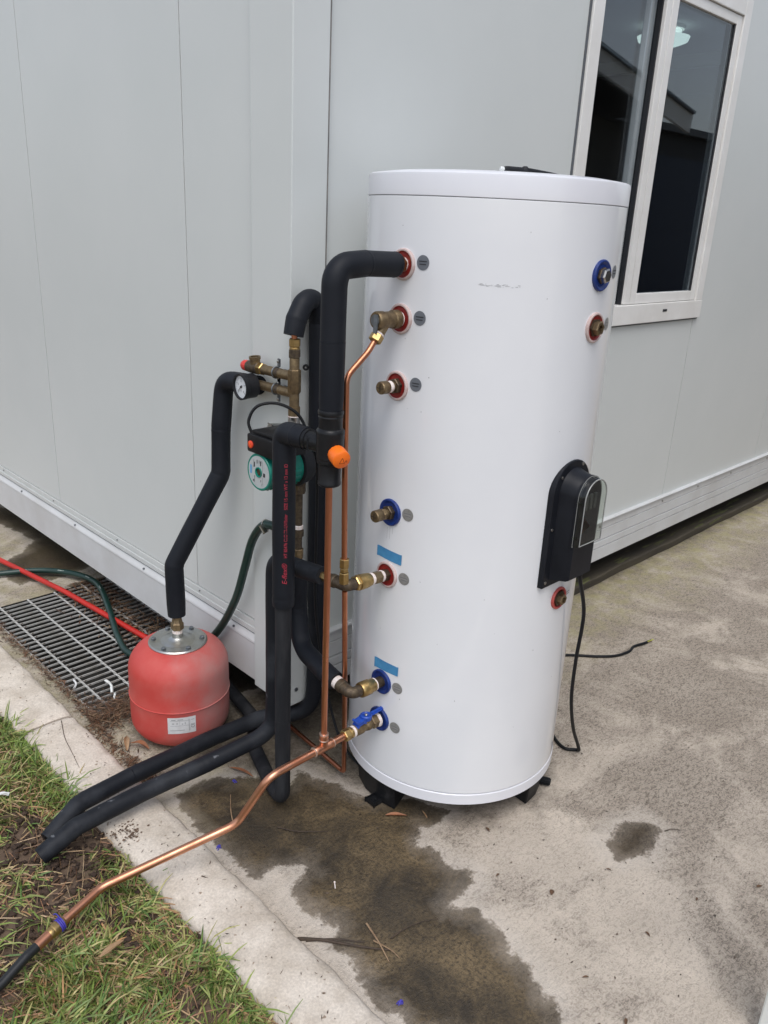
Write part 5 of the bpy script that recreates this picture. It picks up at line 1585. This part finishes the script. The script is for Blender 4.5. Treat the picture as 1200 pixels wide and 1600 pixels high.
bm = B(); rows = []
for i in range(17):
    x = -0.041 + 0.082 * i / 16
    rows.append([bm.verts.new(vl(x, z)) for z in (0.082, 0.137)])
for p, q in zip(rows, rows[1:]): bm.faces.new((p[0], q[0], q[1], p[1]))
lab = put('label', bm, 'label_white', ve)
VLR = VR + 0.0011
bm = B()
for x0, x1, z0, z1 in ((-0.034, 0.020, 0.1255, 0.1263), (-0.034, 0.020, 0.109, 0.1097), (-0.034, 0.008, 0.093, 0.0945), (-0.006, -0.0055, 0.109, 0.126), (0.0205, 0.0216, 0.090, 0.130), (0.0235, 0.0240, 0.090, 0.130), (-0.030, -0.018, 0.129, 0.131), (-0.012, 0.004, 0.129, 0.131), (-0.028, -0.022, 0.116, 0.1185), (-0.016, -0.011, 0.116, 0.1185), (0.000, 0.004, 0.114, 0.1165), (0.009, 0.0105, 0.113, 0.121), (0.027, 0.037, 0.126, 0.1275)):
    k = 4
    for i in range(k):
        xa = x0 + (x1 - x0) * i / k; xb = x0 + (x1 - x0) * (i + 1) / k
        bm.faces.new([bm.verts.new(vl(x, z)) for x, z in ((xa, z0), (xb, z0), (xb, z1), (xa, z1))])
put('print', bm, 'ink_grey', lab, smooth=False)
bm, w = text_bm('CE', 0.0145, lambda x, y: vl(0.0275 + (0.010 - y) * 0.9, 0.0975 + x * 0.9), sp=1.0)
put('lettering', bm, 'ink', lab, smooth=False)

# ------------------------------------------------------------------ hoses and cables
gh = thing('green_hose', (1.2, 2.5, 0.0), 'dark green garden hose looping over the grate and up to the hose clamp', 'hose')
gp = [(PXX, PYY + 0.098, 0.733), (1.284, 1.735, 0.718), (1.286, 1.790, 0.655), (1.288, 1.830, 0.560), (1.290, 1.880, 0.440), (1.296, 1.955, 0.325), (1.298, 2.03, 0.235), (1.292, 2.13, 0.135), (1.262, 2.27, 0.055), (1.215, 2.44, 0.018), (1.240, 2.58, 0.015), (1.305, 2.78, 0.030), (1.362, 2.96, 0.036), (1.378, 3.08, 0.034), (1.345, 3.21, 0.030), (1.253, 3.33, 0.026), (1.10, 3.42, 0.020), (0.70, 3.60, 0.016), (0.2, 3.75, 0.04)]
hs_path = spline(gp, 8)
put('hose', sweep(B(), hs_path, 0.0125, 16), 'hose_green', gh)
bm = B()
for i in range(96, len(hs_path) - 8, 9):
    p, q = hs_path[i], hs_path[i + 1]
    d_ = (q - p).normalized(); n_ = Vector((-0.45, -0.5, 0.75)); n_ = (n_ - d_ * n_.dot(d_)).normalized(); s_ = d_.cross(n_)
    mid = (p + q) / 2 + n_ * 0.0128
    for k in range(5):
        w = random.uniform(0.002, 0.004)
        m_ = mid + d_ * (k * 0.006 - 0.012)
        bm.faces.new([bm.verts.new(m_ + d_ * a + s_ * b_) for a, b_ in ((-w / 2, -0.0018), (w / 2, -0.0018), (w / 2, 0.0018), (-w / 2, 0.0018))])
put('print', bm, 'hose_print', gh, smooth=False)
hcp = Vector((1.2838, 1.722, 0.724))
bm = ring(B(), hcp, (0, 1, -0.5), 0.0142, 0.0022, 24, 8)
obox(bm, hcp + Vector((-0.012, -0.004, -0.008)), (-0.2, 0.55, 0.8), (1, 0, 0), (0.024, 0.010, 0.009), 0.0015)
put('hose_clamp', bm, 'nickel', gh)

t = put('red_conduit', sweep(B(), [(0.93, 4.6, 0.025), (1.167, 3.532, 0.030), (1.25, 3.07, 0.024), (1.308, 2.55, 0.022), (1.36, 2.1, 0.022)], 0.0108, 16), 'conduit_red', label='straight bright red conduit lying across the grate', cat='conduit')

t = put('pump_flex', sweep(B(), spline([(1.168, 1.620, 1.020), (1.165, 1.634, 1.055), (1.185, 1.625, 1.092), (1.225, 1.595, 1.100), (1.262, 1.560, 1.075), (1.285, 1.545, 1.02), (1.325, 1.560, 0.95), (1.352, 1.585, 0.85), (1.358, 1.592, 0.70), (1.362, 1.594, 0.5), (1.385, 1.585, 0.30), (1.40, 1.56, 0.16), (1.40, 1.50, 0.06), (1.415, 1.41, 0.012), (1.46, 1.34, 0.007), (1.50, 1.36, 0.007)], 7), 0.0040, 10), 'cable_black', label='thin black cable looping out of the pump terminal box and down behind the pipes', cat='cable')

hc = thing('heater_cable', (1.99, 1.05, 0.0), 'black power cable hanging from the heater cover down to the concrete', 'cable')
put('cable', sweep(B(), spline([(HC + 0.046, YS - 0.030, 0.735), (1.690, 0.957, 0.714), (1.766, 0.975, 0.585), (1.796, 0.995, 0.429), (1.838, 1.015, 0.278), (1.905, 1.033, 0.140), (1.962, 1.041, 0.050), (1.982, 1.043, 0.016), (1.990, 1.052, 0.006), (1.978, 1.064, 0.006), (1.966, 1.080, 0.006), (1.970, 1.105, 0.006), (1.99, 1.14, 0.006), (2.05, 1.21, 0.006), (2.16, 1.30, 0.006), (2.30, 1.42, 0.006), (2.40, 1.44, 0.006), (2.47, 1.413, 0.006), (2.56, 1.325, 0.006), (2.62, 1.283, 0.006), (2.69, 1.268, 0.006), (2.735, 1.275, 0.007), (2.79, 1.262, 0.007), (2.81, 1.258, 0.007)], 7), 0.0052, 12), 'cable_black', hc)
for k, (mt, dx) in enumerate((('yellow_green', 0.0), ('cable_black', 0.003), ('leaf_brown', -0.003))):
    put('bare_core', sweep(B(), [(2.808, 1.259 + dx, 0.008), (2.85 - 0.01 * k, 1.252 + dx * 1.5, 0.009)], 0.0018, 8), mt, hc)

# lead lying on the lid
ld_ = thing('sensor_lead', (1.60, 1.20, 1.65), 'black plug lead lying on top of the tank lid', 'cable')
zt = 1.6535
q0 = Vector((1.538, 1.198, 1.6600)); q1 = Vector((1.602, 1.176, 1.6605))
put('plug', lathe(B(), q0, q1 - q0, [(0.0, 0.005), (0.004, 0.0065), (0.012, 0.0072), (0.050, 0.0068), (0.053, 0.0092), (0.060, 0.0096), (0.061, 0.006)], 16), 'black_matt', ld_)
put('plug_tip', lathe(B(), q0 - (q1 - q0).normalized() * 0.008, q1 - q0, [(0, 0.004), (0.002, 0.0055), (0.008, 0.0055)], 12), 'ptfe_clear', ld_)
put('lead', sweep(B(), spline([q1 - (q1 - q0).normalized() * 0.006, (1.64, 1.165, 1.659), (1.70, 1.160, 1.656), (1.76, 1.19, 1.655), (1.80, 1.26, 1.656), (1.78, 1.36, 1.657)], 6), 0.0042, 10), 'cable_black', ld_)
put('lead', sweep(B(), spline([q1 - (q1 - q0).normalized() * 0.004 + Vector((0, 0, 0.003)), (1.65, 1.172, 1.661), (1.71, 1.17, 1.6575), (1.77, 1.21, 1.656), (1.79, 1.28, 1.657)], 6), 0.0036, 10), 'cable_black', ld_)

# white post at the frame's lower right
po = thing('white_post', (1.55, 0.23, 0), 'white painted steel post with a rust spot standing on the concrete', 'post')
pq = Vector((1.439, 0.273, 0))
bm = B(); obox(bm, pq + Vector((0.026, -0.026, 0.55)), (0, 0, 1), (1, 0, 0), (1.1, 0.05, 0.05), 0.003)
put('shaft', bm, 'post_white', po)
put('rust_spot', lathe(B(), pq + Vector((0.0008, -0.022, 0.035)), (-1, 0, 0), [(0, 0.006), (0.0012, 0.0055), (0.002, 0.003), (0.002, 0)], 12), 'rust', po)

# ------------------------------------------------------------------ leaves, twigs and litter
def leaf_bm(L_, W, curl, n=8):
    bm = B(); rows = []
    for i in range(n + 1):
        t_ = i / n
        w = W * math.sin(PI * min(1, t_ * 0.96 + 0.04)) ** 0.8 * (1 - 0.35 * t_)
        x = (t_ - 0.5) * L_
        z = curl * L_ * (math.sin(t_ * 4.2) * 0.5 + 0.5 * t_)
        rows.append([bm.verts.new((x, -w, z + abs(w) * 0.5)), bm.verts.new((x, 0.12 * W * math.sin(3 * t_), z)), bm.verts.new((x, w, z + abs(w) * 0.7))])
    for a, b_ in zip(rows, rows[1:]):
        for k in range(2): bm.faces.new((a[k], b_[k], b_[k + 1], a[k + 1]))
    return bm


def leaf(x, y, z, yaw, L_, W, curl, mat, label, pitch=0.0, group=None):
    bm = leaf_bm(L_, W, curl)
    M_ = Matrix.Translation((x, y, z)) @ Matrix.Rotation(yaw, 4, 'Z') @ Matrix.Rotation(pitch, 4, 'Y')
    lo_ = 1e9
    bmesh.ops.transform(bm, matrix=M_, verts=bm.verts)
    put('dry_leaf', bm, mat, label=label, cat='leaf', group=group)


leaf(1.139, 1.655, 0.003, 1.9, 0.085, 0.0075, 0.10, 'leaf_orange', 'slender orange dry leaf propped beside the black pipe bend')
leaf(1.352, 1.222, 0.003, 0.6 - 1.35, 0.060, 0.007, 0.05, 'leaf_orange', 'orange dry leaf on wet concrete at the tank foot')
leaf(1.415, 1.175, 0.002, 1.2, 0.035, 0.003, 0.02, 'leaf_tan', 'thin tan leaf on the stain in front of the tank foot')
leaf(0.955, 1.985, 0.008, 1.1, 0.075, 0.010, 0.22, 'leaf_tan', 'curled tan leaf leaning at the red vessel base')
leaf(0.975, 1.945, 0.010, 2.0, 0.070, 0.011, 0.25, 'leaf_orange', 'curled orange leaf pressed against the red vessel base')
leaf(0.930, 1.900, 0.003, 0.5, 0.060, 0.006, 0.10, 'leaf_brown', 'brown curled leaf beside the kerb below the red vessel')
leaf(0.567, 1.318, 0.028, 0.2, 0.066, 0.0085, 0.02, 'leaf_tan', 'broad pale tan leaf lying on the green grass', pitch=0.1)
leaf(1.447, 0.775, 0.002, 0.4, 0.018, 0.007, 0.1, 'leaf_brown', 'small brown leaf scrap on the dry concrete', group='leaf scraps on the dry concrete')
for x, y, s in ((1.50, 1.02, 0.012), (1.30, 0.586, 0.010), (1.62, 0.72, 0.009), (1.39, 0.90, 0.009), (1.51, 0.55, 0.010), (1.86, 0.43, 0.012), (1.27, 0.47, 0.012), (1.92, 1.55, 0.012), (2.05, 1.62, 0.012), (1.70, 0.52, 0.008)):
    leaf(x, y, 0.002, random.uniform(0, 6), s * 1.6, s * 0.35, 0.1, 'leaf_brown', 'small brown leaf scrap on the dry concrete', group='leaf scraps on the dry concrete')


def twig(pts, r, mat, label, group=None):
    p = spline(pts, 6)
    n = len(p)
    rr_ = [r * (1 - 0.6 * i / n) for i in range(n)]
    put('twig', sweep(B(), p, rr_, 7, jit=0.25), mat, label=label, cat='twig', group=group)


twig([(0.893, 1.084, 0.006), (0.93, 1.045, 0.008), (0.965, 1.00, 0.006), (0.995, 0.962, 0.005), (1.030, 0.922, 0.004)], 0.0042, 'twig', 'thick dark twig lying across the wet stain')
twig([(0.905, 1.068, 0.005), (0.955, 1.022, 0.010), (1.00, 0.975, 0.006)], 0.003, 'twig', 'short dark twig stacked along the thick one')
twig([(1.036, 1.008, 0.010), (1.022, 0.955, 0.010), (1.006, 0.903, 0.004)], 0.0026, 'twig_pale', 'pale straw coloured stick crossing the dark twigs')
twig([(1.018, 0.965, 0.006), (1.028, 0.92, 0.008), (1.03, 0.893, 0.004)], 0.0018, 'twig_pale', 'short pale sliver beside the straw coloured stick')
twig([(1.052, 0.945, 0.003), (1.10, 0.940, 0.005), (1.14, 0.928, 0.004), (1.176, 0.909, 0.003)], 0.0016, 'twig', 'thin curved twig on the stain beside the stick pile')
twig([(1.862, 0.690, 0.003), (1.885, 0.678, 0.005), (1.90, 0.660, 0.003)], 0.0014, 'twig', 'tiny curved twig beside the round damp spot')
twig([(0.99, 1.47, 0.003), (1.02, 1.53, 0.006), (1.06, 1.59, 0.003)], 0.0020, 'twig_pale', 'pale stem on the wet stain under the copper pipe')
twig([(1.08, 1.40, 0.003), (1.11, 1.35, 0.005), (1.17, 1.30, 0.003)], 0.0018, 'twig', 'thin dark stem on the wet stain behind the copper drain pipe')
twig([(0.845, 2.19, 0.031), (0.815, 2.10, 0.033), (0.802, 2.03, 0.031), (0.785, 1.94, 0.031)], 0.0012, 'twig', 'long thin stem lying on the kerb stone joint')
twig([(1.02, 0.66, 0.003), (1.05, 0.60, 0.005), (1.10, 0.55, 0.003)], 0.0016, 'twig_pale', 'thin pale stem at the far end of the wet stain')

for x, y, z, lab in ((0.955, 0.819, 0.002, 'scrap of blue plastic on the stain beside the kerb'), (0.922, 1.442, 0.002, 'scrap of blue plastic under the copper drain pipe'), (1.098, 1.63, 0.002, 'scrap of blue plastic beside the orange leaf')):
    bm = B()
    for k in range(3):
        sweep(bm, spline([(x + random.uniform(-.008, .008), y + random.uniform(-.008, .008), z), (x + random.uniform(-.004, .004), y + random.uniform(-.004, .004), z + 0.006), (x + random.uniform(-.01, .01), y + random.uniform(-.01, .01), z)], 4), 0.0014, 6)
    put('plastic_scrap', bm, 'violet_tape', label=lab, cat='litter')
bm = B(); sweep(bm, [(1.056, 1.140, 0.003), (1.066, 1.154, 0.004)], 0.0014, 8); lathe(bm, (1.066, 1.154, 0.004), (0.5, 0.7, 0.1), [(0, 0.0026), (0.002, 0.0026)], 10)
put('wall_plug', bm, 'thread_tape', label='small white wall plug lying on the wet stain', cat='litter')
bm = B()
sweep(bm, spline([(1.055, 2.275, 0.004), (1.062, 2.295, 0.022), (1.052, 2.31, 0.035), (1.065, 2.325, 0.012)], 5), 0.0045, 7, jit=0.4)
sweep(bm, spline([(1.035, 2.225, 0.006), (1.05, 2.245, 0.014), (1.058, 2.26, 0.006)], 5), 0.0035, 7, jit=0.4)
put('plastic_wrap', bm, 'ptfe_clear', label='crumpled clear plastic wrapper on the grate corner', cat='litter')
bm = sweep(B(), spline([(0.970, 2.378, 0.004), (0.985, 2.392, 0.010), (0.988, 2.415, 0.012), (0.995, 2.43, 0.004)], 5), 0.0032, 7, jit=0.4)
put('paper_scrap', bm, 'paper_white', label='twisted white scrap on the grate edge', cat='litter')
bm = sweep(B(), spline([(0.567, 1.985, 0.020), (0.585, 1.98, 0.024), (0.60, 1.972, 0.018)], 5), 0.0045, 8, jit=0.3)
put('paper_scrap', bm, 'paper_white', label='small white scrap in the grass by the kerb', cat='litter')

# mass of straw, needles and leaf crumbs round the grate corner and along the kerb
def litter(name, N, fx_, label, cols, L_=0.03, W=0.0022, seed=3):
    r = np.random.default_rng(seed)
    vs = []; fs = []; cc = []
    for i in range(N):
        x, y, z = fx_(r)
        a = r.uniform(0, 2 * PI); l = L_ * r.uniform(0.4, 1.5); w = W * r.uniform(0.5, 2.2)
        d_ = np.array([math.cos(a), math.sin(a), r.normal(0, 0.18)]); s_ = np.array([-math.sin(a), math.cos(a), r.normal(0, 0.3)])
        c_ = np.array([x, y, z + 0.003])
        b_ = len(vs)
        vs += [c_ - d_ * l / 2, c_ + s_ * w / 2, c_ + d_ * l / 2 + np.array([0, 0, 0.002]), c_ - s_ * w / 2]
        fs.append((b_, b_ + 1, b_ + 2, b_ + 3))
        cc += [np.append(np.array(cols[r.integers(len(cols))]) * r.uniform(0.6, 1.2), 1)] * 4
    me = bpy.data.meshes.new(name); me.from_pydata([tuple(v) for v in vs], [], fs)
    at_ = me.color_attributes.new('tone', 'FLOAT_COLOR', 'POINT')
    at_.data.foreach_set('color', np.array(cc, dtype=np.float32).reshape(-1))
    me.materials.append(gm)
    o = bpy.data.objects.new(name, me); COL.objects.link(o); WL[o] = Vector((0, 0, 0))
    setp(o, label, 'litter', kind='stuff')


BR = [(0.10, 0.055, 0.03), (0.16, 0.09, 0.05), (0.06, 0.035, 0.02), (0.22, 0.14, 0.08), (0.13, 0.06, 0.03)]
litter('grate_litter', 1500, lambda r: (np.clip(r.normal(1.03, 0.07), 0.93, 1.3), r.normal(2.165, 0.045), abs(r.normal(0.004, 0.006))), 'brown needles and leaf crumbs heaped at the grate corner', BR, 0.028)
litter('grate_edge_litter', 800, lambda r: (r.normal(0.945, 0.012), r.uniform(2.15, 3.1), abs(r.normal(0.004, 0.003))), 'brown needles lying along the grate edge by the kerb', BR, 0.022)
litter('wall_litter', 700, lambda r: (r.normal(1.36, 0.06), r.uniform(2.4, 3.15), abs(r.normal(0.004, 0.006))), 'dead leaves and needles on the grate under the cabin rail', BR + [(0.3, 0.2, 0.12)], 0.045, 0.003)
litter('kerb_foot_litter', 500, lambda r: (r.normal(0.92, 0.016), r.uniform(1.75, 2.15), abs(r.normal(0.002, 0.003))), 'brown needles in the gutter below the red vessel', BR, 0.024)
litter('slab_litter', 420, lambda r: (r.uniform(0.92, 2.3), r.uniform(0.35, 1.6), 0.0), 'tiny dark crumbs scattered over the concrete', [(0.05, 0.035, 0.025), (0.09, 0.06, 0.04)], 0.007, 0.002, seed=12)
litter('kerb_litter', 160, lambda r: (r.uniform(0.75, 0.88), r.uniform(0.6, 2.9), 0.028), 'fine dark specks of debris on the kerb stones', [(0.07, 0.045, 0.03), (0.12, 0.08, 0.05)], 0.010, 0.0016, seed=13)
